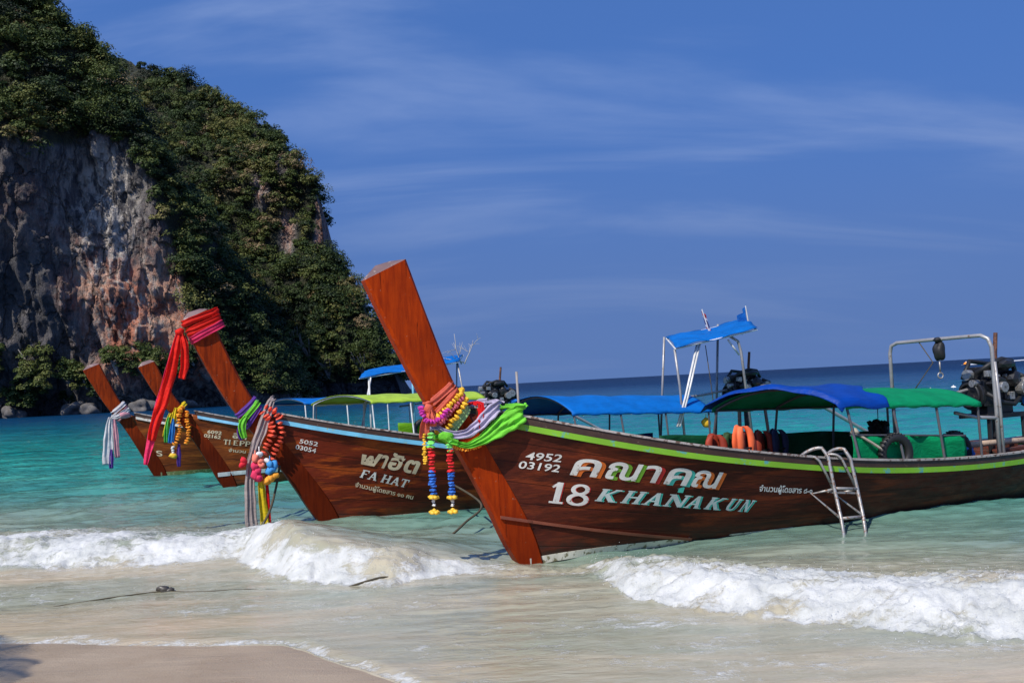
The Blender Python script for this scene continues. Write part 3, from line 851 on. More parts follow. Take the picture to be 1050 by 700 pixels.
# single bushes and pale-limbed trees one can tell apart along the foot of the rock
BARK = paint('pale_bark', (0.34, 0.30, 0.26), 0.8, (0.10, 0.09, 0.07), 0.4, 0, 3)
def bush(x, z, r, tint, label, seed, name='bush', trunk=True, face=surf1, dy=-2.5, group='bushes at the foot of the cliff', bare=0.0):
    y = float(face(np.array([x]), np.array([max(z, 1)]), np.array([100.0]))[0]) + dy
    tr = thing(name, label, 'bush' if name == 'bush' else 'tree', (x, y, z - r * 0.9), 0, group)
    tr['_o'] = [x, y, z - r * 0.9]
    m = MB(); rr_ = random.Random(seed)
    base = Vector((x, y + 1.5, z - r * (1.0 if bare else 0.7)))
    for k in range(6 if bare else 3):
        e = Vector((x + rr_.uniform(-.7, .7) * r, y - (0.75 if bare else 0.1) * r, z + rr_.uniform(0, 0.75) * r))
        mid = base.lerp(e, 0.5) + Vector((rr_.uniform(-.2, .2) * r, 0, rr_.uniform(-.1, .3) * r))
        m.tube([base, mid, e], [0.20 * r / 3, 0.13 * r / 3, 0.05 * r / 3], 6)
    m.build('trunk', BARK, tr)
    V, Q, tt = leaf_cloud(np.array([(x + rr_.uniform(-.6, .6) * r, y + rr_.uniform(-.3, .3) * r, z + rr_.uniform(-.55, .45) * r) for _ in range(8)]), np.array([r * rr_.uniform(.42, .68) for _ in range(8)]), np.array([tint + rr_.uniform(-.15, .12) for _ in range(8)]), int(130 * (0.6 if bare else 1) * (r / 4) ** 2) * 2 + 120, seed, 0.21)
    o = np_mesh('crown', V - np.array([[x, y, z - r * 0.9]]), Q, LEAF, smooth=False, atts=dict(tint=tt))
    o.parent = tr
    return tr
bush(-119.0, 12.5, 7.0, 0.62, 'olive bush hanging over the shaded rock at the far left', 1)
bush(-124.5, 6.5, 5.5, 0.50, 'low dark bush below the olive bush at the left edge', 2)
bush(-99.5, 13.0, 5.0, 0.58, 'yellow-green bush on the rock above the leftmost prow', 3)
bush(-94.0, 12.5, 5.4, 0.66, 'round olive bush under the orange rock between the two small prows', 4)
bush(-88.0, 11.5, 4.6, 0.52, 'green bush beside the red cloth under the orange rock', 5)
bush(-105.0, 6.0, 3.4, 0.45, 'small dark bush close to the water left of the prows', 6)
bush(-82.5, 14.0, 4.2, 0.40, 'dark green bush in the shade right of the orange rock', 7)
bush(-112.5, 11.0, 4.4, 0.55, 'green bush on the ledge right of the far left bush', 13)
bush(-108.0, 9.0, 3.8, 0.68, 'yellowish low bush just left of the leftmost prow', 14)
bush(-91.0, 8.0, 3.6, 0.48, 'small green bush low behind the second smallest prow', 15)
bush(-129.5, 14.5, 5.0, 0.70, 'yellow-brown bush cut by the left edge of the picture', 16)
bush(-116.0, 4.5, 3.2, 0.35, 'dark low shrub over the boulders at the far left', 17)
bush(-66.0, 18.0, 5.0, 0.70, 'pale-limbed tree leaning out low on the headland', 8, 'leaning_tree', face=surf2, dy=-5, group='pale-limbed trees low on the headland', bare=1)
bush(-60.0, 11.5, 4.6, 0.76, 'pale-limbed grey-green tree close above the dark notch', 9, 'leaning_tree', face=surf2, dy=-5, group='pale-limbed trees low on the headland', bare=1)
bush(-71.5, 21.5, 4.4, 0.66, 'pale-limbed tree higher up behind the second prow', 10, 'leaning_tree', face=surf2, dy=-5, group='pale-limbed trees low on the headland', bare=1)
bush(-49.5, 12.0, 4.8, 0.66, 'sunlit olive tree at the right foot of the headland', 12, 'leaning_tree', face=surf2, dy=-3, group='pale-limbed trees low on the headland', bare=1)
# boulders under the bushes
STONE = paint('shore_stone', (0.13, 0.12, 0.115), 0.85, (0.10, 0.09, 0.08), 0.45, 0, 1.2)
for k, (x, z, s, lb) in enumerate([(-127.5, 1.3, 2.6, 'grey boulder at the left edge of the waterline'), (-112.0, 2.0, 3.0, 'pale boulder by the shaded notch left of the prows'),
                                 (-107.0, 1.6, 2.2, 'small pale boulder just left of the leftmost prow'), (-94.5, 1.5, 2.6, 'grey boulder at the waterline between the small prows'), (-86.0, 1.5, 2.5, 'weathered boulder behind the red hanging cloth')]):
    y = float(surf1(np.array([x]), np.array([1.0]), np.array([100.0]))[0]) - 6
    m = MB().blob((0, 0, 0), (s, s * .8, s * .75), 0.35, 100 + k, 4)
    o = m.build('boulder', STONE); o.location = (x, y, z * 0.6)
    tag(o, lb, 'boulder', 'boulders along the foot of the cliff')

# ------------------------------------------------------------------ longtail boats
SE = 9.3
Wf = herm([-.62, -.3, 0, .5, 1.13, 1.8, 3, 4.2, 5.65, 7.5, 9.3], [.075, .16, .29, .5, .72, .87, 1.0, 1.0, .92, .75, .5])
Zg = herm([-.62, 0, 1.13, 1.8, 3, 4.2, 5.65, 7.5, 9.3], [1.72, 1.555, 1.27, 1.125, .92, .76, .64, .59, .66])
Zk = herm([0, .1, .3, .6, 1], [0.0, -.08, -.22, -.25, -.12])
Pf = herm([0, .1, .3, .6, 1], [.85, .72, .42, .36, .4])
def sb(z): return .30 - .5 * z
def _sg(u):
    s = u * SE
    for _ in range(14): s = sb(Zg(s)) * (1 - u) + SE * u
    return s
_U = np.linspace(0, 1, 400); _SG = _sg(_U)
def yhull(s, z):
    """half breadth of the hull's outside at station s and height z"""
    b = sb(z); u = np.clip((s - b) / (SE - b), 0, 1); g = np.interp(u, _U, _SG)
    zg = Zg(g); zk = Zk(u); tq = np.clip((z - zk) / (zg - zk), 0, 1.2)
    return .07 + (Wf(g) - .07) * np.maximum(tq, 1e-6) ** Pf(u)

SFZ = herm([-.06, .2, .54, 1.43, 1.81, 2.45, 3.19], [.03, -.12, -.27, -.73, -.97, -1.295, -1.63])     # stem, front edge: s of z
SBZ = herm([-.10, .12, 1.33, 1.62, 2.02, 2.7, 3.42], [.33, .28, -.30, -.45, -.65, -.905, -1.15])        # stem, back edge
def make_bend(zs, ds):
    f = herm(zs, ds)
    return lambda s, z: f(z) * sstep(2.2, 0.0, s)
BENDS = {}
CUR = None            # the lean of the boat being lettered or dressed
def cur_ds(z): return float(CUR(-1.0, z)) if CUR else 0.0
def stem_axis(z):
    """centre of the prow beam at about height z, its half depth and the unit vector along it"""
    a = np.array([float(SFZ(z - .08)) + cur_ds(z - .08), 0, z - .08]); b = np.array([float(SBZ(z + .08)) + cur_ds(z + .08), 0, z + .08])
    c = (a + b) / 2; fa = (b - a)
    t_ = np.array([float(SFZ(z + .2)) + cur_ds(z + .2) - float(SFZ(z - .2)) - cur_ds(z - .2), 0, .4]); t_ /= np.linalg.norm(t_)
    n_ = np.array([-t_[2], 0, t_[0]]) * -1.0
    return Vector(c), float(np.linalg.norm(fa)) / 2, Vector(t_), Vector(n_)

def make_hull(root, mat):
    nu, nt = 84, 15
    us = np.concatenate([np.linspace(0, .12, 24)[:-1], np.linspace(.12, 1, nu - 23)])
    ts = np.linspace(1, 0, nt) ** 1.35
    m = MB(); P = []; att = []
    for u in us:
        g = float(np.interp(u, _U, _SG)); zg = float(Zg(g)); zk = float(Zk(u)); row = []; ra = []
        for sgn in (-1, 1):
            tt = ts if sgn < 0 else ts[::-1]
            for tq in tt:
                z = zk + tq * (zg - zk); b = sb(z); s = b * (1 - u) + SE * u
                y = .07 + (float(Wf(g)) - .07) * max(tq, 1e-6) ** float(Pf(u))
                row.append((s, sgn * y, z)); ra.append(tq)
        P.append(row); att += ra
    m.grid(P); m.f = [q[::-1] for q in m.f]
    # transom
    nv = 2 * nt; b = (len(us) - 1) * nv
    for k in range(nt - 1):
        m.f.append((b + nv - 1 - k, b + nv - 2 - k, b + k + 1, b + k)); m.mi.append(0)
    m.att = {'strake': att}
    o = m.build('hull', mat, root, smooth=True)
    md = o.modifiers.new('planking', 'SOLIDIFY'); md.thickness = 0.045; md.offset = -1
    return o

def make_stem(root, mat, hs=1.0, ws=1.0):
    m = MB(); P = []
    N = 44; ht = .105
    for i in range(N):
        q = i / (N - 1)
        zf = -.06 + q * 3.25; zb = -.10 + q * 3.52
        a = Vector((float(SFZ(zf)), 0, zf)); b = Vector((float(SBZ(zb)), 0, zb))
        w = ht * (1 - .12 * q) * (1 - (1 - ws) * q)
        b = a.lerp(b, 1 - (1 - ws) * float(sstep(.25, .9, q)))
        if zf > 1.6: a.z = 1.6 + (a.z - 1.6) * hs; b.z = 1.6 + (b.z - 1.6) * hs
        r = 0.03
        d = (b - a).normalized()
        row = []
        for (pt, off, y) in ((a, r, -w), (a, 0, -w + r), (a, 0, w - r), (a, r, w), (b, -r, w), (b, 0, w - r), (b, 0, -w + r), (b, -r, -w)):
            row.append(pt + d * off + Vector((0, y, 0)))
        P.append(row)
    m.grid(P, closed_v=True)
    m.add(P[0], [tuple(range(7, -1, -1))])
    # chamfered end grain
    top = P[-1]; c = sum((Vector(p) for p in top), Vector()) / 8
    ridge = c + Vector((-.02, 0, .10))
    vs = list(top) + [ridge + Vector((.1, 0, .0)), ridge - Vector((.07, 0, .05))]
    m.cur = 1
    m.add(vs, [(0, 1, 9), (1, 2, 9), (2, 3, 9), (3, 4, 8, 9), (4, 5, 8), (5, 6, 8), (6, 7, 8), (7, 0, 9, 8)])
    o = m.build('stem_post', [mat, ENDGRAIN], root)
    return o
ENDGRAIN = paint('end_grain', (0.17, 0.10, 0.10), 0.6, (0.35, 0.28, 0.24), 0.4)

def gun_path(s0, s1, n, sgn, dz=0.0, dy=0.0):
    ss = np.linspace(s0, s1, n)
    return [Vector((s, sgn * (float(Wf(s)) + dy), float(Zg(s)) + dz)) for s in ss]
def sweep_rect(m, s0, s1, n, z0, z1, y0, y1):
    for sgn in (-1, 1):
        P = []
        for s in np.linspace(s0, s1, n):
            w = float(Wf(s)); z = float(Zg(s))
            P.append([(s, sgn * (w + a), z + b) for a, b in ((y0, z0), (y1, z0), (y1, z1), (y0, z1))])
        if sgn > 0: P = [r[::-1] for r in P]
        m.grid(P, closed_v=True)
        m.add(P[0], [(0, 1, 2, 3)]); m.add(P[-1], [(3, 2, 1, 0)])
def hull_band(m, pts, h0, h1, off=.006, thick=.012, n=60, sides=(-1, 1)):
    """a band lying on the hull along pts = (s, z)"""
    f = herm([p[0] for p in pts], [p[1] for p in pts])
    for sgn in sides:
        P = []
        for s in np.linspace(pts[0][0], pts[-1][0], n):
            z = float(f(s)); a, b = z + h0, z + h1
            ya, yb = float(yhull(s, a)), float(yhull(s, b))
            if s < .45:
                k = float(sstep(.45, .1, s)); ya = max(ya, .105 * k); yb = max(yb, .105 * k)
            P.append([(s, sgn * (ya - .02), a), (s, sgn * (ya + thick), a), (s, sgn * (yb + thick), b), (s, sgn * (yb - .02), b)])
        if sgn > 0: P = [r[::-1] for r in P]
        m.grid(P, closed_v=True)
        m.add(P[0], [(0, 1, 2, 3)]); m.add(P[-1], [(3, 2, 1, 0)])

# --- lettering: outlines mapped onto the curved planking
def text_outline(body, bold=0.0):
    cu = bpy.data.curves.new('lettering', 'FONT'); cu.body = body; cu.offset = bold; cu.resolution_u = 3
    ob = bpy.data.objects.new('lettering', cu); C.objects.link(ob)
    dg = bpy.context.evaluated_depsgraph_get()
    me = bpy.data.meshes.new_from_object(ob.evaluated_get(dg))
    V = np.array([v.co[:] for v in me.vertices]); Fs = [tuple(p.vertices) for p in me.polygons]
    bpy.data.objects.remove(ob); bpy.data.curves.remove(cu); bpy.data.meshes.remove(me)
    return V, Fs
def stroke_glyph(g, wide=.19, thin=.11, ser=.30):
    """slab-serif capitals drawn as thick strokes in a unit-high box; returns polygons and the advance width"""
    P = []
    def ln(a, b, w):
        a, b = np.array(a, float), np.array(b, float); d = (b - a) / np.linalg.norm(b - a); n = np.array([-d[1], d[0]]) * w / 2
        P.append([a + n, b + n, b - n, a - n])
    def pl(pts, w):
        pts = [np.array(p, float) for p in pts]
        L, Rr = [], []
        for i, p in enumerate(pts):
            d = pts[min(i + 1, len(pts) - 1)] - pts[max(i - 1, 0)]; d /= np.linalg.norm(d); n = np.array([-d[1], d[0]])
            ww = w[i] if isinstance(w, list) else w
            L.append(p + n * ww / 2); Rr.append(p - n * ww / 2)
        for i in range(len(pts) - 1): P.append([L[i], L[i + 1], Rr[i + 1], Rr[i]])
    def srf(x, y, w=ser): P.append([np.array(p) for p in ((x - w / 2, y - .045), (x + w / 2, y - .045), (x + w / 2, y + .045), (x - w / 2, y + .045))])
    W = .8
    if g == 'K':
        ln((.18, 0), (.18, 1), wide); ln((.20, .40), (.68, .98), thin); ln((.34, .58), (.70, .02), wide)
        srf(.18, .045); srf(.18, .955); srf(.70, .955, .28); srf(.72, .045, .28); W = .92
    elif g == 'H':
        ln((.18, 0), (.18, 1), wide); ln((.70, 0), (.70, 1), wide); ln((.18, .5), (.70, .5), thin)
        for x in (.18, .70): srf(x, .045); srf(x, .955)
        W = .92
    elif g == 'A':
        ln((.15, .02), (.42, 1), thin); ln((.70, .02), (.42, 1), wide); ln((.24, .34), (.62, .34), thin * .9); srf(.14, .045, .28); srf(.71, .045, .30); W = .88
    elif g == 'N':
        ln((.18, 0), (.18, 1), thin); ln((.74, 0), (.74, 1), thin); ln((.18, .97), (.74, .03), wide); srf(.18, .045, .26); srf(.14, .955, .24); srf(.74, .955, .26); W = .95
    elif g == 'U':
        pl([(.18, 1), (.18, .32), (.24, .14), (.43, .06), (.62, .14), (.68, .32), (.68, 1)], [wide, wide, wide * .9, thin * 1.2, thin, thin, thin]); srf(.18, .955); srf(.68, .955, .26); W = .88
    elif g == 'F':
        ln((.2, 0), (.2, 1), wide); ln((.2, .95), (.68, .95), thin); ln((.2, .53), (.55, .53), thin); srf(.2, .045); srf(.15, .955, .2); ln((.66, .72), (.66, 1.0), .07); W = .76
    elif g == 'T':
        ln((.4, 0), (.4, 1), wide); ln((.05, .95), (.75, .95), thin); srf(.4, .045); ln((.08, .72), (.08, 1), .07); ln((.72, .72), (.72, 1), .07); W = .82
    elif g == 'I':
        ln((.2, 0), (.2, 1), wide); srf(.2, .045); srf(.2, .955); W = .42
    elif g == 'E':
        ln((.2, 0), (.2, 1), wide); ln((.2, .95), (.68, .95), thin); ln((.2, .53), (.55, .53), thin); ln((.2, .05), (.7, .05), thin); srf(.15, .955, .2); srf(.15, .045, .2); W = .8
    elif g == 'P':
        ln((.2, 0), (.2, 1), wide); pl([(.2, .95), (.5, .95), (.66, .86), (.68, .72), (.64, .56), (.5, .47), (.2, .47)], thin * 1.2); srf(.2, .045); srf(.15, .955, .2); W = .76
    elif g == '1':
        ln((.30, 0), (.30, 1), wide * 1.15); ln((.06, .76), (.30, .98), thin); srf(.30, .05, .5); W = .62
    elif g == '8':
        an = np.linspace(0, 2 * math.pi, 21)
        pl([(.42 + .25 * math.cos(a), .755 + .205 * math.sin(a)) for a in an], [.10 + .06 * abs(math.cos(a)) for a in an])
        pl([(.42 + .31 * math.cos(a), .275 + .235 * math.sin(a)) for a in an], [.10 + .08 * abs(math.cos(a)) for a in an]); W = .84
    elif g == ' ': W = .5
    return P, W
def stroke_text(s):
    V, Fs, x = [], [], 0.0
    for g in s:
        P, W = stroke_glyph(g)
        for k, q in enumerate(P):
            b = len(V)
            V += [(p[0] + x, p[1], 0.0) for p in q]; Fs.append((b, b + 1, b + 2, b + 3))
        x += W
    return np.array(V), Fs
def letter_on_hull(m, V, Fs, quad, off=.006, norm=None, sub=True):
    """affine-map outline V (x right, y up) so that its box lands on the corners quad = (base left, base right, top left) in (s, z)"""
    V = np.array(V, float)
    x0, x1, y0, y1 = norm if norm else (V[:, 0].min(), V[:, 0].max(), 0.0, V[:, 1].max())
    a, b, c = (np.array(q, float) for q in quad)
    p = (V[:, 0:1] - x0) / (x1 - x0); r = (V[:, 1:2] - y0) / (y1 - y0)
    sz = a + p * (b - a) + r * (c - a)
    s_draw = sz[:, 0].copy()
    if CUR: sz[:, 0] -= CUR(sz[:, 0], sz[:, 1])
    y = yhull(sz[:, 0], sz[:, 1])
    e = .02
    dyz = (yhull(sz[:, 0], sz[:, 1] + e) - yhull(sz[:, 0], sz[:, 1] - e)) / (2 * e); dys = (yhull(sz[:, 0] + e, sz[:, 1]) - yhull(sz[:, 0] - e, sz[:, 1])) / (2 * e)
    n = np.stack([-dys, np.ones_like(dys), -dyz], -1); n /= np.linalg.norm(n, axis=-1, keepdims=True)
    layer = np.linspace(0, .0015, len(V))
    pts = np.stack([s_draw, y, sz[:, 1]], -1) + n * (off + layer[:, None])
    pts[:, 1] *= -1
    use = sorted({i for f_ in Fs for i in f_}); ix = {k: n_ for n_, k in enumerate(use)}
    m.add([pts[k] for k in use], [tuple(ix[i] for i in f_) for f_ in Fs])

SERIF_FACES = {}
def canopy(root, name, s0, s1, ze, zc, w, mat, frame_mat, gun=True, hoops=4, val=.035, sag=.02, post_far=True, seed=0, skew=0.0):
    """arched awning on hoops and posts"""
    m = MB(); P = []; rr_ = random.Random(seed); N = 40; K = 19
    ze_, zc_ = (lambda s: ze[0] + (ze[1] - ze[0]) * (s - s0) / (s1 - s0)), (lambda s: zc[0] + (zc[1] - zc[0]) * (s - s0) / (s1 - s0))
    hs = [s0 + (s1 - s0) * k / (hoops - 1) for k in range(hoops)]
    for i in range(N):
        s = s0 - .05 + (s1 - s0 + .10) * i / (N - 1); row = []
        d = min(abs(s - hh) for hh in hs) / ((s1 - s0) / (hoops - 1) / 2)
        for k in range(K):
            q = k / (K - 1) * 2 - 1
            z = ze_(s) + (zc_(s) - ze_(s)) * (1 - q * q) - sag * d * (1 - .3 * abs(q)) + .006 * math.sin(s * 9 + q * 3 + seed) * (1 - q * q)
            row.append((s - skew * q * (s1 - s) / (s1 - s0), q * w, z + .02))
        sk = skew * (s1 - s) / (s1 - s0)
        v0 = (s + sk, -w - .012, ze_(s) - val + .012 * math.sin(s * 14 + seed)); v1 = (s - sk, w + .012, ze_(s) - val + .012 * math.sin(s * 11 + seed))
        P.append([v0] + row + [v1])
    m.grid(P)
    cov = m.build('canopy', mat, root, smooth=True, solid=.006)
    f = MB()
    for s in hs:
        k_ = skew * (s1 - s) / (s1 - s0)
        f.tube([(s - k_ * q, q * (w - .01), ze_(s) + (zc_(s) - ze_(s)) * (1 - q * q) - .008) for q in np.linspace(-1, 1, 15)], .017, 7)
    for q in (-1, 1):
        f.tube([(s - q * skew * (s1 - s) / (s1 - s0), q * (w - .02), ze_(s) - .02) for s in (s0, (s0 + s1) / 2, s1)], .014, 7)
    f.build('canopy_frame', frame_mat, cov)
    for s in hs:
        for q in (-1, 1):
            b = float(Wf(s)) - .03
            k_ = s - q * skew * (s1 - s) / (s1 - s0)
            MB().tube([(k_, q * b, float(Zg(k_)) + .03), (k_, q * (w - .02), ze_(s) - .02)], .017, 8).build('post', frame_mat, root)
    return cov

def engine(root, sx, z, s=1.0, seed=0):
    """car engine on its pivot, seen from the side: block, heads, fan, hoses, exhaust, tiller and shaft"""
    def P(x, y, zz): return (sx + x * s, y * s, z + zz * s)
    m = MB()
    m.box(P(0, 0, 0), (.62 * s, .34 * s, .34 * s)); m.box(P(.0, 0, .22), (.52 * s, .22 * s, .14 * s)); m.box(P(.02, 0, -.23), (.48 * s, .26 * s, .14 * s))
    for k in range(4): m.box(P(-.22 + k * .145, 0, .31), (.10 * s, .20 * s, .06 * s))
    m.cyl(P(-.36, 0, -.02), P(-.30, 0, -.02), .20 * s, 20)
    m.blob(P(.40, -.02, .02), (.20 * s, .2 * s, .19 * s), .1, seed, 2)
    m.blob(P(-.10, -.2, .12), (.15 * s, .10 * s, .10 * s), .15, seed + 1, 2); m.blob(P(.18, -.19, .16), (.12 * s, .10 * s, .12 * s), .15, seed + 2, 2)
    m.blob(P(.05, -.16, .36), (.19 * s, .15 * s, .08 * s), .08, seed + 3, 2)
    e = m.build('engine', ENGINE, root, bevel=.01)
    for nm, fn in (('pulley', lambda q: q.cyl(P(-.12, -.24, .07), P(-.12, -.34, .07), .07 * s, 14)), ('pulley', lambda q: q.cyl(P(.26, -.24, .04), P(.26, -.35, .04), .085 * s, 16)),
                   ('alternator', lambda q: q.cyl(P(.40, -.19, .09), P(.40, -.27, .09), .09 * s, 16)), ('fuel_pump', lambda q: q.box(P(.10, -.22, -.05), (.10 * s, .08 * s, .10 * s))),
                   ('oil_filler', lambda q: q.box(P(-.24, -.20, .25), (.10 * s, .07 * s, .08 * s))), ('air_intake', lambda q: q.cyl(P(-.42, 0, .24), P(-.34, 0, .24), .07 * s, 12)), ('fan_hub', lambda q: q.cyl(P(-.42, -.08, .13), P(-.3, -.08, .13), .05 * s, 12))):
        m = MB(); fn(m); m.build(nm, ALU, e, bevel=.006)
    for k in range(4): MB().cyl(P(-.2 + k * .14, -.16, .21), P(-.2 + k * .14, -.21, .21), .022 * s, 8).build('injector', ALU, e)
    m = MB()
    m.tube([P(-.34, -.1, .26), P(-.2, -.22, .38), P(0, -.22, .43), P(.2, -.2, .40), P(.32, -.14, .27)], .032 * s, 8)
    m.tube([P(-.3, -.2, .0), P(-.15, -.3, -.12), P(.1, -.28, -.16), P(.3, -.24, -.05)], .028 * s, 8)
    m.tube([P(.36, -.16, .22), P(.5, -.2, .16), P(.56, -.14, -.05), P(.48, -.1, -.2)], .03 * s, 8)
    m.tube([P(-.36, .1, .2), P(-.1, .2, .42), P(.3, .16, .36)], .03 * s, 8)
    m.torus(P(-.385, 0, -.02), (1, 0, 0), .15 * s, .018 * s, 20, 6)
    m.build('hose', BLACK, e, smooth=True)
    MB().tube([P(.20, .05, .28), P(.21, .05, .5), P(.25, .05, .78)], [.03 * s, .028 * s, .026 * s], 10).build('exhaust_pipe', RUST, e)
    MB().cyl(P(.34, -.26, -.13), P(.50, -.26, -.12), .06 * s, 14).build('coolant_bottle', BLUEPLASTIC, e)
    m = MB()
    for y in (-.2, .2): m.bar(P(-.34, y, -.30), P(.44, y, -.30), .05 * s, .06 * s)
    for x in (-.26, .36): m.bar(P(x, -.22, -.30), P(x, .22, -.30), .05 * s, .05 * s)
    m.tube([P(.04, 0, -.30), P(.04, 0, -.55), (sx + .04 * s, 0, max(float(Zg(sx)) - .12, .45))], .045, 10)
    m.tube([P(-.26, -.18, -.3), (sx - .3, -.2, float(Zg(sx)) - .05)], .035, 8); m.tube([P(.36, -.18, -.3), (sx + .36, -.25, float(Zg(sx)) - .05)], .03, 8)
    m.build('engine_bed', ENGINE, e)
    MB().tube([P(.45, 0, -.1), (sx + 1.7, 0.0, z - .28), (sx + 4.3, 0, -.02)], [.05, .04, .03], 10).build('tail_shaft', GREYPIPE, e)
    MB().tube([P(-.35, .05, .05), (sx - .9, .05, z - .02), (sx - 1.35, .05, z - .05)], [.025, .022, .025], 8).build('tiller', GREYPIPE, e)
    return e

def boat(frame, label, hullmat, stemmat, stripe, base, group):
    global BEND
    BEND = base.get('bend')
    root = thing('longtail_boat', label, 'boat', frame.loc, frame.ang, group)
    root['_o'] = [0, 0, 0]
    h = make_hull(root, hullmat)
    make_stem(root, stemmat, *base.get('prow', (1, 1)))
    m = MB(); sweep_rect(m, -.40, 9.28, 90, -.070, -.004, -.05, .016); m.build('gunwale_stripe', stripe, h)
    m = MB(); sweep_rect(m, -.42, 9.29, 90, -.003, .080, -.045, .004); m.build('bulwark', DARKWOOD, h)
    m = MB(); sweep_rect(m, -.43, 9.30, 90, .081, .106, -.06, .022); m.build('cap_rail', base.get('cap', CAPRAIL), h)
    if base.get('strake'):
        m = MB(); hull_band(m, base['strake'], -.016, .018, thick=.026); m.build('rubbing_strake', REDWOOD, h)
    if base.get('bottom'):
        m = MB()
        for pts, a, b in base['bottom']: hull_band(m, pts, a, b, thick=.008)
        m.build('painted_waterline', base.get('bottom_mat', BOTTOM), h)
    # deck, foredeck, thwarts, frames
    m = MB(); P = []
    for s in np.linspace(.9, 9.2, 40):
        z = .20 + .10 * float(sstep(2.0, .9, s)); y = float(yhull(s, z)) - .06
        P.append([(s, -y, z), (s, y, z)])
    m.grid(P)
    P = []
    for s in np.linspace(-.25, 1.2, 14):
        z = float(Zg(s)) - .06; y = max(float(Wf(s)) - .05, .03); P.append([(s, -y, z), (s, -y * .5, z + .02), (s, 0, z + .025), (s, y * .5, z + .02), (s, y, z)])
    m.grid(P)
    for s in (2.2, 3.3, 4.3, 5.3, 6.3): m.box((s, 0, float(Zg(s)) - .22), (.26, 2 * float(yhull(s, float(Zg(s)) - .22)) - .08, .035))
    m.build('deck', DECKWOOD, root)
    BEND = None
    return root, h

ANG = R_(25)
BEND_B = make_bend([-.1, .92, 1.8, 2.3, 2.8, 3.5], [0, -.16, -.28, -.31, -.32, -.32])
BEND_C = make_bend([-.1, 1.0, 1.6, 2.0, 2.8, 3.5], [0, -.07, -.12, -.14, -.10, -.10])
BEND_D = make_bend([-.1, 1.0, 1.87, 2.9, 3.5], [0, -.04, -.06, -.06, -.06])
FA = Frame((-0.098, 11.385, 0), ANG)
FB = Frame((-3.070, 15.402, 0), ANG)
FC = Frame((-6.740, 22.760, 0), ANG)
FD = Frame((-9.608, 26.458, 0), ANG)
BOATS = 'longtail boats moored side by side'

LIME = paint('lime_paint', lin(120, 175, 38), 0.5, lin(80, 150, 150), 0.40, 0, 5)
SKYBLUE = paint('sky_blue_paint', lin(110, 185, 215), 0.5, lin(150, 170, 130), 0.38)
PALEBLUE = paint('pale_blue_paint', lin(130, 190, 220), 0.5, lin(80, 110, 130), 0.34)
WORNWHITE = paint('worn_white_paint', lin(205, 200, 190), 0.5, lin(120, 80, 60), 0.40)
HULL_A = hull_wood('mahogany_hull', (0.046, 0.011, 0.007), (0.108, 0.020, 0.010), (0.21, 0.038, 0.012))
HULL_B = hull_wood('red_brown_hull', (0.070, 0.012, 0.006), (0.175, 0.024, 0.009), (0.38, 0.070, 0.011))
HULL_C = hull_wood('orange_brown_hull', (0.095, 0.024, 0.009), (0.22, 0.052, 0.012), (0.38, 0.10, 0.018))
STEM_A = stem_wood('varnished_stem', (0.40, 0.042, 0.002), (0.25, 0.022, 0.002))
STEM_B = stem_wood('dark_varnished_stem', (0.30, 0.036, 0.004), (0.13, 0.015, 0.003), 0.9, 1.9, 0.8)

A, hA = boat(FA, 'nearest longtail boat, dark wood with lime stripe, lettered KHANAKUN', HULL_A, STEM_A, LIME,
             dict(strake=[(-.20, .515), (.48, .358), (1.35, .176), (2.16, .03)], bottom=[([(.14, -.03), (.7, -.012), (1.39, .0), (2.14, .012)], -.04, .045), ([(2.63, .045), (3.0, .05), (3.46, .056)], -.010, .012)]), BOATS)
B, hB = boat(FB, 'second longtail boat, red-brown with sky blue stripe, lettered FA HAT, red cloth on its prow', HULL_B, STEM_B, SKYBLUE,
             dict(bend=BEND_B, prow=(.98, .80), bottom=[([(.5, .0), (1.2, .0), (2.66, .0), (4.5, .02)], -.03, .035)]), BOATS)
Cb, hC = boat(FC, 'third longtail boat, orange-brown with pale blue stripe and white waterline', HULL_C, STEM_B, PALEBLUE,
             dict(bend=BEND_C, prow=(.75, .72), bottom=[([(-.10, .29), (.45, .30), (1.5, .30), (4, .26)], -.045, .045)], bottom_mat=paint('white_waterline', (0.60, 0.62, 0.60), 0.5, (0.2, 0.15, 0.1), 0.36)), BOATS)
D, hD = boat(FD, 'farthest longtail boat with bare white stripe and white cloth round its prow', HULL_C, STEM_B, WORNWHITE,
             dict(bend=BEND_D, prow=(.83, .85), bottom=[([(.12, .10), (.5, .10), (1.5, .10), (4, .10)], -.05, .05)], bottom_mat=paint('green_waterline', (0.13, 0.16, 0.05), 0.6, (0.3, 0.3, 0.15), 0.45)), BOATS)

# --- lettering on the nearest boat
def put(h, name, mat, items, off=.005):
    for V, Fs, quad, *rest in items:
        m = MB(); letter_on_hull(m, V, Fs, quad, off, rest[0] if rest else None); m.build(name, mat, h)
def sub_quad(quad, x0, x1, dy=0.0, top=1.0):
    a, b, c = (np.array(q, float) for q in quad); e = b - a; u = c - a
    return (a + e * x0 + u * dy, a + e * x1 + u * dy, a + e * x0 + u * (dy + top))
def shift(quad, ds, dz): return tuple(np.array(q, float) + np.array((ds, dz)) for q in quad)
put(hA, 'registration_number', WHITE, [(*text_outline('4952', .014), ((.096, 1.145), (.473, 1.09), (.116, 1.228))), (*text_outline('03192', .014), ((.028, 1.05), (.464, .975), (.050, 1.130)))])
qT = ((.584, .944), (2.272, .663), (.605, 1.129))
SH = dict(orange=paint('orange_lettering', lin(225, 110, 30), .5), green=paint('green_lettering', lin(110, 165, 40), .5), red=paint('red_lettering', lin(190, 30, 30), .5), teal=paint('teal_lettering', lin(70, 195, 175), .5))
CUR = None
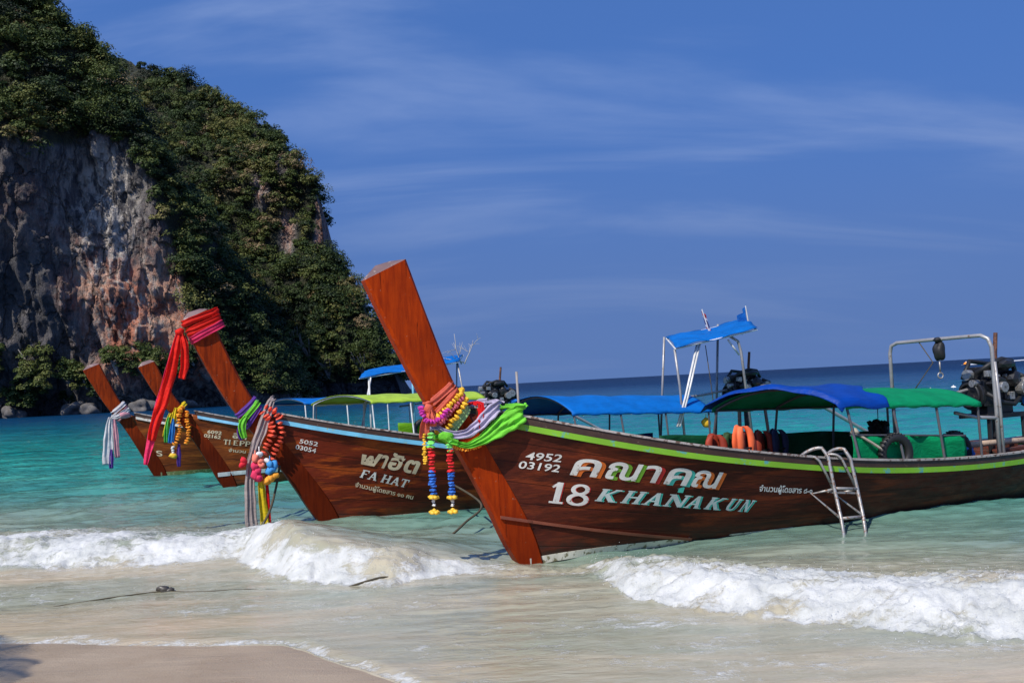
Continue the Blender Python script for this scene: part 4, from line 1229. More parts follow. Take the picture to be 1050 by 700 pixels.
glyphs = [('ค', .0, .17, 'orange'), ('ณ', .215, .425, 'green'), ('า', .455, .56, 'red'), ('ค', .615, .775, 'teal'), ('ณ', .80, .99, 'orange')]
for g, a, b, colr in glyphs:
    m = MB(); sh = MB()
    V, Fs = text_outline(g, .018)
    q = sub_quad(qT, a, b)
    q = (q[0], q[1], q[2] + np.array((.035, 0)))
    letter_on_hull(m, V, Fs, q, .009)
    for k in range(3): letter_on_hull(sh, V, Fs, shift(q, .016 * (k + 1), -.007 * (k + 1)), .0045 - .0008 * k)
    m.build('thai_name_lettering', WHITE, hA); sh.build('lettering_shadow', SH[colr], hA)
V, Fs = text_outline('คุ', .02)
V2, F2 = text_outline('ค', .02)
low = V[:, 1] < -.06
q = sub_quad(qT, .615, .775)
keep = [f for f in Fs if all(low[i] for i in f)]
m = MB(); letter_on_hull(m, V, keep, q, .005, (V2[:, 0].min(), V2[:, 0].max(), 0.0, V2[:, 1].max()))
m.build('thai_name_lettering', SH['teal'], hA)
q18 = ((.372, .628), (.813, .554), (.413, .874))
put(hA, 'boat_number', WHITE, [(*stroke_text('18'), q18)], .008)
put(hA, 'lettering_shadow', SH['red'], [(*stroke_text('18'), shift(q18, .014, -.006))], .0045)
qK = ((.898, .613), (2.754, .333), (.918, .762))
xs_ = [(-.01, .14), (.145, .285), (.275, .42), (.405, .57), (.545, .675), (.68, .81), (.815, .915), (.915, 1.01)]
itm = []
for g, (a, b) in zip('KHANAKUN', xs_):
    q = sub_quad(qK, a + .006, b - .022, 0, .94); q = (q[0], q[1], q[2] + np.array((.055, 0)))
    itm.append((*stroke_text(g), q))
put(hA, 'latin_name_lettering', paint('pale_lettering', (0.62, 0.70, 0.66), .5, (.25, .15, .1), .3), itm, .008)
put(hA, 'lettering_shadow', SH['teal'], [(V, F_, shift(q, .026, -.009)) for V, F_, q in itm], .0045)
put(hA, 'capacity_lettering', WHITE, [(*text_outline('จำนวนผู้โดยสาร ๘-๑', .02), ((2.822, .583), (3.583, .485), (2.818, .666)))])
# --- lettering on the others
CUR = BEND_B
put(hB, 'registration_number', WHITE, [(*text_outline('5052', .012), ((-.326, 1.274), (-.072, 1.209), (-.313, 1.335))), (*text_outline('03054', .012), ((-.382, 1.188), (-.093, 1.106), (-.37, 1.255)))])
qB = ((.533, .91), (1.35, .699), (.545, 1.102))
itm = []
for g, a, b in (('ฟ', -.02, .33), ('า', .33, .45), ('ฮ', .49, .735), ('ต', .77, 1.03)):
    q = sub_quad(qB, a, b); q = (q[0], q[1], q[2] + np.array((.05, -.01))); itm.append((*text_outline(g, .035), q))
V, Fs = text_outline('ฮั', .03); V2, F2 = text_outline('ฮ', .03); hi = V[:, 1] > V2[:, 1].max() - .02
keep = [f for f in Fs if all(hi[i] for i in f)]
itm.append((V, keep, sub_quad(qB, .49, .735), (V2[:, 0].min(), V2[:, 0].max(), 0.0, V2[:, 1].max())))
put(hB, 'thai_name_lettering', CREAM, itm, .007)
qF = ((.552, .69), (1.252, .473), (.60, .81))
put(hB, 'latin_name_lettering', WHITE, [(*stroke_text('FA'), sub_quad(qF, 0, .35)), (*stroke_text('HAT'), sub_quad(qF, .44, 1.0))], .007)
put(hB, 'capacity_lettering', CREAM, [(*text_outline('จำนวนผู้โดยสาร ๑๐ คน', .02), ((.492, .546), (1.376, .274), (.507, .623)))])
CUR = BEND_C
put(hC, 'registration_number', CREAM, [(*text_outline('6092', .03), ((-.322, 1.251), (-.025, 1.194), (-.308, 1.325))), (*text_outline('02162', .03), ((-.397, 1.168), (-.042, 1.1), (-.384, 1.242)))])
put(hC, 'thai_name_lettering', CREAM, [(*text_outline('ส.ก', .03), ((.201, 1.116), (.491, 1.048), (.222, 1.231)))])
qF = ((.017, .976), (.576, .89), (.028, 1.089))
put(hC, 'latin_name_lettering', CREAM, [(*stroke_text('TI'), sub_quad(qF, 0, .26)), (*stroke_text('EPP'), sub_quad(qF, .36, 1.0))], .007)
put(hC, 'capacity_lettering', CREAM, [(*text_outline('จำนวน', .02), ((.121, .802), (.485, .741), (.133, .879)))])
CUR = BEND_D
put(hD, 'registration_number', CREAM, [(*text_outline('ร', .012), ((.014, .60), (.17, .57), (.019, .74)))])
CUR = None

# --- superstructure of the nearest boat
GREEN = cloth('green_tarp', (0.002, 0.30, 0.115), 0.55, 0.25)
BLUE = cloth('blue_tarp', (0.001, 0.140, 0.50), 0.55, 0.10)
DBLUE = cloth('deep_blue_tarp', (0.001, 0.045, 0.30), 0.45, 0.06)
LIMEC = cloth('lime_tarp', lin(175, 205, 70), 0.5, 0.2)
canA = canopy(A, 'canopy', 3.9, 6.6, (1.50, 1.40), (1.74, 1.60), .82, GREEN, DARKPIPE, hoops=4, seed=1, skew=.40)
def side_curtain(root, s0, s1, h0, h1, mat, sgn=1, n=40, inset=.07):
    m = MB(); P = []
    for i in range(n):
        s = s0 + (s1 - s0) * i / (n - 1); y = sgn * (float(Wf(s)) - inset) + .015 * math.sin(s * 7)
        z0 = float(Zg(s)) - .05; top = h0 + (h1 - h0) * i / (n - 1) + .01 * math.sin(s * 5)
        P.append([(s, y + .02 * math.sin(s * 12 + k), z0 + (top - z0) * k / 5) for k in range(6)])
    m.grid(P)
    return m.build('side_curtain', mat, root, smooth=True, solid=.004)
GCURT = cloth('green_curtain', (0.004, 0.42, 0.15), .6, .45)
side_curtain(A, 2.6, 6.4, 1.20, 1.02, cloth('dark_green_curtain', lin(10, 70, 40), .6, .1))
cu = side_curtain(A, 4.3, 6.45, 1.13, .97, GCURT, -1, inset=.16)
MB().tube([(4.3, -float(Wf(4.3)) + .16, 1.135), (5.4, -float(Wf(5.4)) + .16, 1.055), (6.45, -float(Wf(6.45)) + .16, .975)], .014, 7).build('curtain_rail', DARKPIPE, cu)
# arch over the stern
m = MB()
m.tube([(7.05, -.72, .62), (7.03, -.74, 1.4), (7.0, -.76, 2.15), (6.985, -.72, 2.27), (6.97, -.62, 2.32), (6.86, .1, 2.31), (6.78, .70, 2.30), (6.765, .80, 2.26), (6.76, .83, 2.15), (6.75, .83, .62)], .028, 10)
m.build('arch_frame', GREYPIPE, A, smooth=True)
m = MB()
m.tube([(7.11, -.74, .62), (7.08, -.76, 1.3), (7.02, -.775, 1.95)], .022, 8); m.tube([(7.03, -.74, 1.18), (6.8, -.6, 1.2), (6.5, -.5, 1.28)], .024, 8)
m.build('arch_brace', GREYPIPE, A, smooth=True)
eA = engine(A, 7.82, 1.50, 1.12, 3)
m = MB(); m.tube([(6.75, -.30, .80), (7.4, -.32, .80), (9.2, -.35, .78)], [.045, .042, .04], 10); m.build('stern_pole', BAMBOO, A, smooth=True)
m = MB()
m.box((7.6, 0, .62), (.10, 1.25, .10)); m.box((8.3, 0, .64), (.10, 1.05, .10)); m.bar((7.2, -.52, .70), (9.1, -.38, .72), .08, .05); m.box((7.9, .1, .72), (.5, .5, .14))
m.build('stern_framing', paint('red_brown_timber', (0.13, 0.035, 0.02), .5, (.05, .03, .02), .45), A, bevel=.006)

canB = canopy(B, 'canopy', 3.8, 6.75, (1.46, 1.34), (1.75, 1.61), .82, BLUE, DARKPIPE, hoops=4, seed=2, skew=.26)
side_curtain(B, 4.1, 6.6, .98, .92, cloth('navy_curtain', lin(20, 45, 95), .5, .1))
def sun_roof(root, s0, s1, z0, z1, y0, y1, mat, pm, posts, tilt=.24, skew=.62):
    m = MB(); P = []; N = 18
    for i in range(N):
        q = i / (N - 1); s = s0 + (s1 - s0) * q; z = z0 + (z1 - z0) * q ** 1.0 + .02 * math.sin(q * 9)
        w0 = y0; P.append([(s + skew * k / 8, w0 + (y1 - w0) * k / 8, z + tilt * k / 8 + .05 * math.sin(math.pi * k / 8) - .015 * math.sin(k * 2.1 + i)) for k in range(9)])
    m.grid(P)
    r = m.build('sun_roof', mat, root, smooth=True, solid=.008)
    f = MB()
    for y, e in ((y0 + .03, 0), (y1 - .03, tilt)): f.tube([(s0 + e / tilt * skew, y, z0 - .02 + e), ((s0 + s1) / 2 + e / tilt * skew, y, (z0 + z1) / 2 - .02 + e), (s1 + e / tilt * skew, y, z1 - .02 + e)], .016, 7)
    for q in (0, .5, 1): f.tube([(s0 + (s1 - s0) * q, y0 + .02, z0 + (z1 - z0) * q - .02), (s0 + (s1 - s0) * q + skew, y1 - .02, z0 + (z1 - z0) * q - .02 + tilt)], .014, 7)
    f.build('roof_frame', WHITEPIPE, r)
    for k, (pts, rad, mt) in enumerate(posts): MB().tube(pts, rad, 8).build('post', mt, root, smooth=True)
    return r
sun_roof(B, 6.2, 8.0, 2.47, 2.76, -.72, .50, BLUE, GREYPIPE, [
    ([(6.25, -.60, 2.45), (6.3, -.62, 1.8), (6.32, -.66, .66)], .022, GREYPIPE),
    ([(6.72, -.62, 2.52), (6.35, -.70, 1.6), (6.12, -.74, 1.1)], .020, WHITEPIPE), ([(6.78, -.62, 2.53), (6.40, -.70, 1.6), (6.17, -.74, 1.1)], .020, WHITEPIPE),
    ([(7.45, -.62, 2.64), (7.62, -.62, 2.55), (7.66, -.64, 2.35), (7.78, -.68, .62)], .026, GREYPIPE),
    ([(7.40, -.62, 2.58), (7.62, -.63, 2.30)], .018, WHITEPIPE),
    ([(6.75, .45, 2.72), (6.7, .72, .66)], .022, GREYPIPE), ([(8.0, .45, 2.93), (7.9, .62, .62)], .024, GREYPIPE)])
engine(B, 8.15, 1.62, .95, 13)
canC = canopy(Cb, 'canopy', 2.85, 6.2, (1.74, 1.68), (1.92, 1.83), .82, LIMEC, WHITEPIPE, hoops=4, seed=3, skew=.50)
cu = side_curtain(Cb, 3.98, 6.2, 1.20, 1.08, cloth('lime_curtain', lin(120, 180, 30), .5, .35), -1, inset=.25)
side_curtain(Cb, 2.6, 4.25, 1.05, 1.02, DBLUE)
engine(Cb, 6.85, 1.66, 1.0, 23)
canD = canopy(D, 'canopy', 3.5, 7.4, (1.76, 1.62), (1.90, 1.78), .82, BLUE, WHITEPIPE, hoops=4, seed=4, skew=.36)
sun_roof(D, 5.45, 8.5, 2.38, 2.72, -.72, .45, BLUE, GREYPIPE, [
    ([(5.75, -.65, 2.36), (5.75, -.68, .64)], .03, WHITEPIPE), ([(6.2, .42, 2.64), (5.8, .70, .64)], .03, WHITEPIPE),
    ([(7.05, -.66, 2.95), (7.05, -.68, .60)], .035, paint('light_blue_pole', lin(120, 185, 205), .5)), ([(8.5, -.62, 2.68), (8.8, -.60, .64)], .024, GREYPIPE), ([(8.9, .42, 2.90), (8.8, .52, .64)], .024, GREYPIPE)])
engine(D, 8.2, 1.55, .95, 33)

# ------------------------------------------------------------------ garlands, ribbons and sashes on the prows
def catmull(pts, n=8):
    pts = [Vector(p) for p in pts]; out = []
    for i in range(len(pts) - 1):
        p0, p1, p2, p3 = pts[max(i - 1, 0)], pts[i], pts[i + 1], pts[min(i + 2, len(pts) - 1)]
        for k in range(n):
            t_ = k / n
            out.append(0.5 * ((2 * p1) + (p2 - p0) * t_ + (2 * p0 - 5 * p1 + 4 * p2 - p3) * t_ ** 2 + (3 * p1 - p0 - 3 * p2 + p3) * t_ ** 3))
    out.append(pts[-1]); return out
def lerp_list(vals, n):
    x = np.linspace(0, len(vals) - 1, n); return list(np.interp(x, range(len(vals)), vals))
def loop(z, g=.02, tilt=0.0, n=40, a0=0.0, a1=2 * math.pi, drop=0.0):
    """a turn round the prow beam about height z"""
    c, hd, tx, nx = stem_axis(z); out = []; ht = .10
    for k in range(n):
        a = a0 + (a1 - a0) * k / (n - 1)
        ca, sa = math.cos(a), math.sin(a)
        ca = math.copysign(abs(ca) ** .62, ca); sa = math.copysign(abs(sa) ** .62, sa)
        out.append(c + nx * (hd + g) * ca + Vector((0, 1, 0)) * (ht + g) * sa + tx * (tilt * ca) + Vector((0, 0, -drop * (0.5 - 0.5 * ca))))
    return out, tx
def ribbon_wrap(m, z, width, g=.014, tilt=0.0, folds=3, amp=.010, phase=0.0):
    p, tx = loop(z, g, tilt); m.strip(p, tx, width, folds, amp, 12, phase)
def hang(m, pts, widths, wv=(.9, 0, .1), folds=2.5, amp=.018, n=12, phase=0.0, dens=7):
    p = catmull(pts, dens); m.strip(p, wv, lerp_list(widths, len(p)), folds, amp, n, phase)

CO = dict(coral=cloth('coral_gauze', lin(255, 130, 105), .75, .4), red=cloth('red_cloth', lin(215, 20, 25), .7, .2), scarlet=cloth('scarlet_cloth', lin(252, 48, 36), .65, .4), pink=cloth('pink_cloth', lin(240, 60, 110), .65, .3),
          lime=cloth('lime_gauze', lin(130, 225, 70), .65, .3), mint=cloth('mint_gauze', lin(185, 225, 150), .7, .3), lilac=cloth('lilac_gauze', lin(200, 190, 215), .7, .25), white=cloth('white_gauze', lin(225, 220, 220), .7, .25),
          yellow=cloth('yellow_cloth', lin(235, 205, 40), .7, .25), purple=cloth('purple_cloth', lin(110, 70, 160), .7, .2), green=cloth('green_ribbon', lin(90, 190, 80), .7, .2), blue=cloth('blue_ribbon', lin(50, 130, 205), .7, .2), greycloth=cloth('grey_cloth', lin(170, 155, 150), .75, .2),
          rose=cloth('rose_gauze', lin(235, 170, 180), .7, .3))
FL = dict(yellow=paint('yellow_blossom', lin(250, 195, 45), .7), orange=paint('orange_blossom', lin(245, 150, 30), .7), magenta=paint('magenta_blossom', lin(200, 50, 160), .7), pink=paint('pink_blossom', lin(220, 110, 130), .7), red=paint('red_blossom', lin(215, 25, 30), .65),
          blue=paint('blue_blossom', lin(45, 110, 200), .65), green=paint('green_blossom', lin(120, 215, 100), .7), white=paint('white_blossom', (0.8, 0.8, 0.78), .6), coral=paint('coral_blossom', lin(240, 90, 60), .7), gold=paint('gold_tassel', lin(240, 190, 50), .5))

# nearest boat
G_ = 'offerings tied round the prow of the nearest boat'
m = MB(); ribbon_wrap(m, 1.93, .085, .012, .03, 2, .008); ribbon_wrap(m, 1.84, .075, .018, .05, 2, .010, 1.0)
m.blob((-1.00, -.13, 1.77), (.055, .05, .05), .25, 3); hang(m, [(-1.0, -.14, 1.77), (-1.03, -.16, 1.66), (-1.06, -.15, 1.56), (-1.05, -.14, 1.47)], [.05, .11, .13, .15], folds=2, amp=.022)
hang(m, [(-.99, -.15, 1.76), (-.97, -.18, 1.66), (-.97, -.17, 1.58)], [.05, .09, .10], folds=2, amp=.02)
tag(m.build('ribbon', CO['coral'], frame=FA, smooth=True, solid=.004), 'coral ribbon knotted at the front of the nearest prow', 'ribbon', G_)
def garland(label, mat, pts, r, frame, seed, group, squash=.6):
    m = MB(); m.flowers(pts, r, seed, .55, squash, .22)
    return tag(m.build('flower_garland', mat, frame=frame), label, 'garland', group)
garland('upper yellow marigold garland looped round the nearest prow just under the coral ribbon', FL['yellow'], loop(1.80, .045, .035)[0], .036, FA, 1, G_)
garland('dusky pink garland between the two yellow garlands on the nearest prow', FL['pink'], loop(1.745, .042, .05)[0], .030, FA, 40, G_)
garland('lower yellow garland above the mint gauze on the nearest prow', FL['yellow'], loop(1.685, .05, .07)[0], .036, FA, 80, G_)
garland('magenta orchid garland draped from the coral knot on the nearest prow', FL['magenta'], catmull([(-1.07, -.10, 1.80), (-1.09, -.17, 1.72), (-1.03, -.2, 1.64), (-.93, -.19, 1.645), (-.84, -.185, 1.70), (-.78, -.17, 1.78)], 5), .032, FA, 120, G_)
m = MB(); ribbon_wrap(m, 1.62, .10, .03, .06, 3, .012, .6)
tag(m.build('gauze_sash', CO['mint'], frame=FA, smooth=True, solid=.004), 'mint green gauze wound under the garlands of the nearest prow', 'sash', G_)
def sash(label, mat, half, widths, seed, wv=(.35, 0, 1), folds=3.2, amp=.018):
    m = MB()
    p = catmull(half, 8); w = lerp_list(widths, len(p))
    m.strip(p, wv, w, folds, amp, 22, seed)
    q = [Vector((v.x, -v.y, v.z + .01)) for v in p]; m.strip(q, wv, w, folds, amp, 18, seed + 1)
    a = half[-1]; m.strip([Vector((a[0], a[1], a[2])), Vector((a[0] + .02, 0, a[2] + .02)), Vector((a[0], -a[1], a[2] + .01))], (1, 0, .2), widths[-1], folds, amp, 18, seed)
    a = half[0]; m.strip([Vector((a[0], a[1], a[2])), Vector((a[0] - .05, 0, a[2])), Vector((a[0], -a[1], a[2] + .01))], wv, widths[0], folds, amp, 12, seed)
    return tag(m.build('gauze_sash', mat, frame=FA, smooth=True, solid=.004), label, 'sash', G_)
sash('lilac white gauze sash looped from the nearest prow back over its gunwale', CO['lilac'], [(-.90, -.14, 1.56), (-.78, -.175, 1.485), (-.60, -.20, 1.475), (-.45, -.235, 1.57), (-.32, -.26, 1.69), (-.22, -.26, 1.765), (-.16, -.18, 1.79)], [.05, .08, .10, .13, .15, .13, .10], 1.0)
sash('red cloth sash half hidden between the lilac and lime sashes', CO['red'], [(-.84, -.135, 1.455), (-.72, -.16, 1.43), (-.58, -.18, 1.445), (-.48, -.20, 1.51), (-.42, -.21, 1.66), (-.40, -.16, 1.79)], [.05, .07, .07, .07, .09, .10], 2.0)
sash('bright lime gauze sash draped over the bow of the nearest boat', CO['lime'], [(-.86, -.14, 1.46), (-.77, -.175, 1.405), (-.60, -.20, 1.35), (-.44, -.235, 1.395), (-.26, -.275, 1.50), (-.10, -.315, 1.60), (.02, -.345, 1.675), (.06, -.29, 1.725)], [.05, .06, .06, .11, .19, .23, .20, .14], 3.0, (.45, 0, 1), 4, .020)
m = MB(); m.blob((-.83, -.18, 1.46), (.07, .05, .05), .3, 9); hang(m, [(-.84, -.2, 1.47), (-.78, -.21, 1.42), (-.70, -.21, 1.39)], [.05, .09, .07], (0, .3, 1), 2, .02)
tag(m.build('bow_knot', CO['lime'], frame=FA, smooth=True, solid=.004), 'lime green knot where the two hanging strands start', 'knot', G_)
garland('orange marigold fringe below the lime sash on the nearest prow', FL['orange'], catmull([(-.82, -.15, 1.42), (-.73, -.165, 1.345), (-.60, -.175, 1.305), (-.46, -.175, 1.325), (-.38, -.175, 1.38)], 5), .028, FA, 160, G_)
def strand(x, top, bot, lab, seed):
    t_ = fthing('hanging_garland', lab, 'garland', FA, (x, -.16, bot), G_)
    L = top - bot
    segs = [('green', 0, .18, .046), ('red', .18, .46, .043), ('blue', .46, .75, .042), ('white', .80, .90, .022)]
    for nm, a, b, r in segs:
        mm = MB(); mm.flowers([(x, -.16, top - a * L), (x, -.16, top - b * L)], r, seed, .40, .42, .15); seed += 40
        mm.build(nm + '_blossoms', FL[nm], t_)
    for a in (.775, .96):
        mm = MB()
        for k in range(5):
            an = k * 2 * math.pi / 5; mm.blob((x + .033 * math.cos(an), -.16 + .033 * math.sin(an), top - a * L), (.034, .034, .024), .2, seed + k, 1)
        mm.blob((x, -.16, top - a * L + .015), (.03, .03, .03), .1, seed, 1)
        mm.build('gold_tassel', FL['gold'], t_, smooth=True)
strand(-1.0, 1.50, .62, 'red and blue hanging garland strand, farther forward of the pair on the nearest prow', 300)
strand(-.785, 1.45, .61, 'red and blue hanging garland strand, the one nearer the stem of the pair', 600)
garland('short yellow string hanging beside the foremost red and blue strand', FL['yellow'], [(-1.07, -.14, 1.50), (-1.075, -.15, 1.16)], .024, FA, 200, G_)

CUR = BEND_B
# second boat
G_ = 'offerings tied round the prow of the second boat'
m = MB(); ribbon_wrap(m, 3.10, .12, .012, .03, 3, .012); ribbon_wrap(m, 3.22, .10, .014, .05, 2, .012, 2)
m.cur = 1; ribbon_wrap(m, 3.00, .11, .022, .02, 3, .014, 1)
m.cur = 0; m.blob((-2.0, -.13, 3.0), (.06, .06, .05), .3, 5)
hang(m, [(-2.0, -.15, 3.0), (-2.06, -.17, 2.75), (-2.14, -.16, 2.40), (-2.27, -.17, 2.0), (-2.36, -.16, 1.75), (-2.44, -.16, 1.46)], [.06, .13, .15, .15, .15, .11], folds=2.2, amp=.022)
hang(m, [(-1.98, -.16, 3.0), (-1.94, -.2, 2.8), (-1.95, -.2, 2.5), (-2.0, -.2, 2.32)], [.05, .11, .12, .09], folds=2, amp=.022)
m.cur = 1; hang(m, [(-2.02, -.13, 2.98), (-2.12, -.14, 2.6), (-2.22, -.13, 2.25), (-2.36, -.13, 1.8), (-2.46, -.13, 1.4), (-2.53, -.13, 1.12)], [.05, .10, .11, .11, .10, .05], folds=2, amp=.018, phase=2)
tag(m.build('prow_cloth', [CO['scarlet'], CO['pink']], frame=FB, smooth=True, solid=.005), 'scarlet and pink cloth knotted at the tip of the second prow, tail blowing forward', 'cloth', G_)
m = MB(); ribbon_wrap(m, 1.86, .08, .012, .03, 2, .01); ribbon_wrap(m, 1.72, .07, .016, .07, 2, .01)
hang(m, [(-1.16, -.13, 1.66), (-1.2, -.15, 1.5), (-1.17, -.15, 1.38)], [.05, .09, .06])
tag(m.build('ribbon', CO['purple'], frame=FB, smooth=True, solid=.004), 'purple ribbon wound round the second prow beside a green one', 'ribbon', G_)
m = MB(); ribbon_wrap(m, 1.79, .085, .022, .05, 2, .012)
hang(m, [(-1.10, -.15, 1.72), (-1.17, -.17, 1.58), (-1.14, -.17, 1.40)], [.06, .12, .08])
tag(m.build('ribbon', CO['lime'], frame=FB, smooth=True, solid=.004), 'light green ribbon with a short tail on the second prow', 'ribbon', G_)
m = MB()
hang(m, [(-.72, -.15, 1.93), (-.80, -.2, 1.75), (-.90, -.2, 1.48), (-1.02, -.2, 1.20), (-1.08, -.2, .9), (-1.10, -.2, .45), (-1.09, -.2, .06)], [.10, .14, .16, .12, .13, .16, .18], folds=3.5, amp=.018, n=20)
hang(m, [(-.72, -.15, 1.93), (-.66, .0, 1.96), (-.72, .15, 1.90), (-.86, .16, 1.5)], [.10, .10, .10, .08], (0, 1, 0.2), 3, .015)
tag(m.build('hanging_cloth', CO['greycloth'], frame=FB, smooth=True, solid=.005), 'long greyish white cloth hanging almost to the water from the second prow', 'sash', G_)
m = MB(); hang(m, [(-.93, -.22, .85), (-.93, -.22, .6), (-.91, -.22, .3), (-.90, -.22, .08)], [.07, .11, .13, .14], folds=2, amp=.02)
tag(m.build('cloth_strip', CO['yellow'], frame=FB, smooth=True, solid=.004), 'yellow cloth strip hanging below the toys of the second prow', 'sash', G_)
m = MB(); hang(m, [(-.85, -.2, .85), (-.84, -.2, .5), (-.83, -.2, .10)], [.04, .05, .05], folds=1, amp=.01)
tag(m.build('cloth_strip', CO['red'], frame=FB, smooth=True, solid=.004), 'thin dark red strip beside the hanging yellow strip', 'sash', G_)
garland('outer thick coral garland bulging from the side of the second prow', FL['coral'], catmull([(-.80, -.16, 1.84), (-.66, -.22, 1.74), (-.60, -.24, 1.55), (-.63, -.23, 1.35), (-.72, -.22, 1.15), (-.80, -.2, .98)], 8), .062, FB, 10, G_, .42)
garland('inner thick coral garland beside the grey white cloth on the second prow', FL['coral'], catmull([(-.86, -.18, 1.76), (-.76, -.25, 1.60), (-.76, -.26, 1.42), (-.84, -.25, 1.25), (-.96, -.24, 1.08)], 8), .060, FB, 60, G_, .42)
def cluster(label, mat, pts, r, seed):
    m = MB()
    for k, (x, z) in enumerate(pts): m.blob((x, -.27, z), (r, r, r * 1.05), .25, seed + k, 2)
    m.tube([(pts[0][0], -.25, pts[0][1] + .12), (pts[0][0], -.26, pts[0][1])], .008, 5)
    return tag(m.build('felt_bobble', mat, frame=FB, smooth=True), label, 'ornament', 'bobbles hanging under the coral garlands')
cluster('pink felt bobbles under the inner coral garland', paint('pink_felt', lin(225, 50, 95), .8), [(-1.02, .99), (-.98, .92), (-1.03, .85), (-.97, .80)], .062, 1)
cluster('salmon felt bobbles above the pink ones', paint('salmon_felt', lin(245, 130, 105), .8), [(-1.01, 1.10), (-.95, 1.05), (-.93, 1.0)], .055, 20)
cluster('blue felt bobbles under the outer coral garland', paint('blue_felt', lin(65, 150, 215), .8), [(-.80, 1.0), (-.76, .93), (-.82, .89), (-.74, .99)], .055, 30)
cluster('orange felt bobbles below the blue ones', paint('orange_felt', lin(250, 165, 50), .8), [(-.80, .79), (-.74, .82), (-.86, .75)], .058, 40)
cluster('single red bobble swinging left of the grey white cloth', paint('red_felt', lin(220, 25, 45), .8), [(-1.20, 1.02), (-1.18, 1.07)], .05, 50)
cluster('white felt bobbles between the coral garlands', paint('white_felt', (.75, .74, .72), .8), [(-.95, 1.15), (-.84, 1.05)], .045, 60)

CUR = BEND_C
# third boat
G_ = 'offerings tied round the prow of the third boat'
m = MB(); ribbon_wrap(m, 1.83, .09, .014, .03, 2, .012); hang(m, [(-1.1, -.14, 1.74), (-1.16, -.15, 1.5), (-1.23, -.15, 1.22)], [.07, .13, .12]); hang(m, [(-.98, -.15, 1.86), (-1.03, -.16, 1.62), (-1.06, -.16, 1.5)], [.06, .12, .1])
tag(m.build('ribbon', CO['yellow'], frame=FC, smooth=True, solid=.005), 'yellow ribbon round the third prow with a wide tail', 'ribbon', G_)
m = MB(); hang(m, [(-1.14, -.16, 1.66), (-1.19, -.17, 1.4), (-1.21, -.17, 1.10)], [.05, .10, .10])
tag(m.build('ribbon', CO['green'], frame=FC, smooth=True, solid=.005), 'green ribbon tail beside the yellow one on the third prow', 'ribbon', G_)
m = MB(); hang(m, [(-1.04, -.17, 1.62), (-1.08, -.18, 1.35), (-1.12, -.18, 1.08)], [.05, .12, .13])
tag(m.build('ribbon', CO['blue'], frame=FC, smooth=True, solid=.005), 'blue ribbon tail between the green ribbon and the orange garland', 'ribbon', G_)
garland('long orange garland looped round the third prow', FL['orange'], catmull([(-.82, -.14, 1.86), (-.92, -.2, 1.72), (-.92, -.2, 1.42), (-.95, -.2, 1.2), (-1.07, -.2, 1.0)], 7), .058, FC, 10, G_, .5)
garland('shorter orange garland on the stern side of the third prow', FL['orange'], catmull([(-.74, -.13, 1.76), (-.76, -.19, 1.55), (-.73, -.2, 1.28), (-.80, -.2, 1.05)], 7), .055, FC, 60, G_, .5)
t_ = fthing('hanging_garland', 'white and gold tassel hanging under the long orange garland of the third prow', 'garland', FC, (-1.08, -.2, .78), G_)
MB().flowers([(-1.08, -.2, 1.0), (-1.08, -.2, .84)], .04, 5, .4, .5).build('white_blossoms', FL['white'], t_, smooth=True)
MB().blob((-1.08, -.2, .80), (.09, .06, .05), .3, 3).build('gold_tassel', FL['gold'], t_, smooth=True)
m = MB(); hang(m, [(-.95, -.2, 1.05), (-.96, -.2, .8), (-.97, -.2, .55)], [.05, .09, .07])
tag(m.build('ribbon', CO['purple'], frame=FC, smooth=True, solid=.005), 'purple ribbon end hanging lowest on the third prow', 'ribbon', G_)

CUR = BEND_D
# farthest boat
G_ = 'cloths tied round the prow of the farthest boat'
m = MB(); ribbon_wrap(m, 1.90, .12, .014, .04, 2, .02); hang(m, [(-1.08, -.14, 1.68), (-1.13, -.16, 1.3), (-1.16, -.16, .9), (-1.18, -.16, .46)], [.08, .2, .24, .26], folds=3, amp=.03)
hang(m, [(-1.05, -.15, 1.70), (-.92, -.2, 1.68), (-.75, -.22, 1.78), (-.6, -.2, 1.86)], [.08, .12, .14, .1], (0, 0, 1), 3, .02)
tag(m.build('hanging_cloth', CO['white'], frame=FD, smooth=True, solid=.005), 'white cloth round the farthest prow with a long hanging tail', 'sash', G_)
m = MB(); ribbon_wrap(m, 1.74, .14, .03, .05, 3, .02); m.blob((-.72, -.16, 1.72), (.14, .08, .10), .25, 7)
hang(m, [(-.98, -.17, 1.62), (-.96, -.18, 1.2), (-.94, -.18, .62)], [.06, .13, .12])
tag(m.build('hanging_cloth', CO['rose'], frame=FD, smooth=True, solid=.005), 'rose pink cloth bunched beside the white cloth on the farthest prow', 'sash', G_)
m = MB(); hang(m, [(-1.08, -.18, .85), (-1.09, -.18, .6), (-1.1, -.18, .36)], [.05, .12, .10])
tag(m.build('ribbon', CO['purple'], frame=FD, smooth=True, solid=.005), 'purple ribbon end showing below the rose cloth of the farthest prow', 'ribbon', G_)

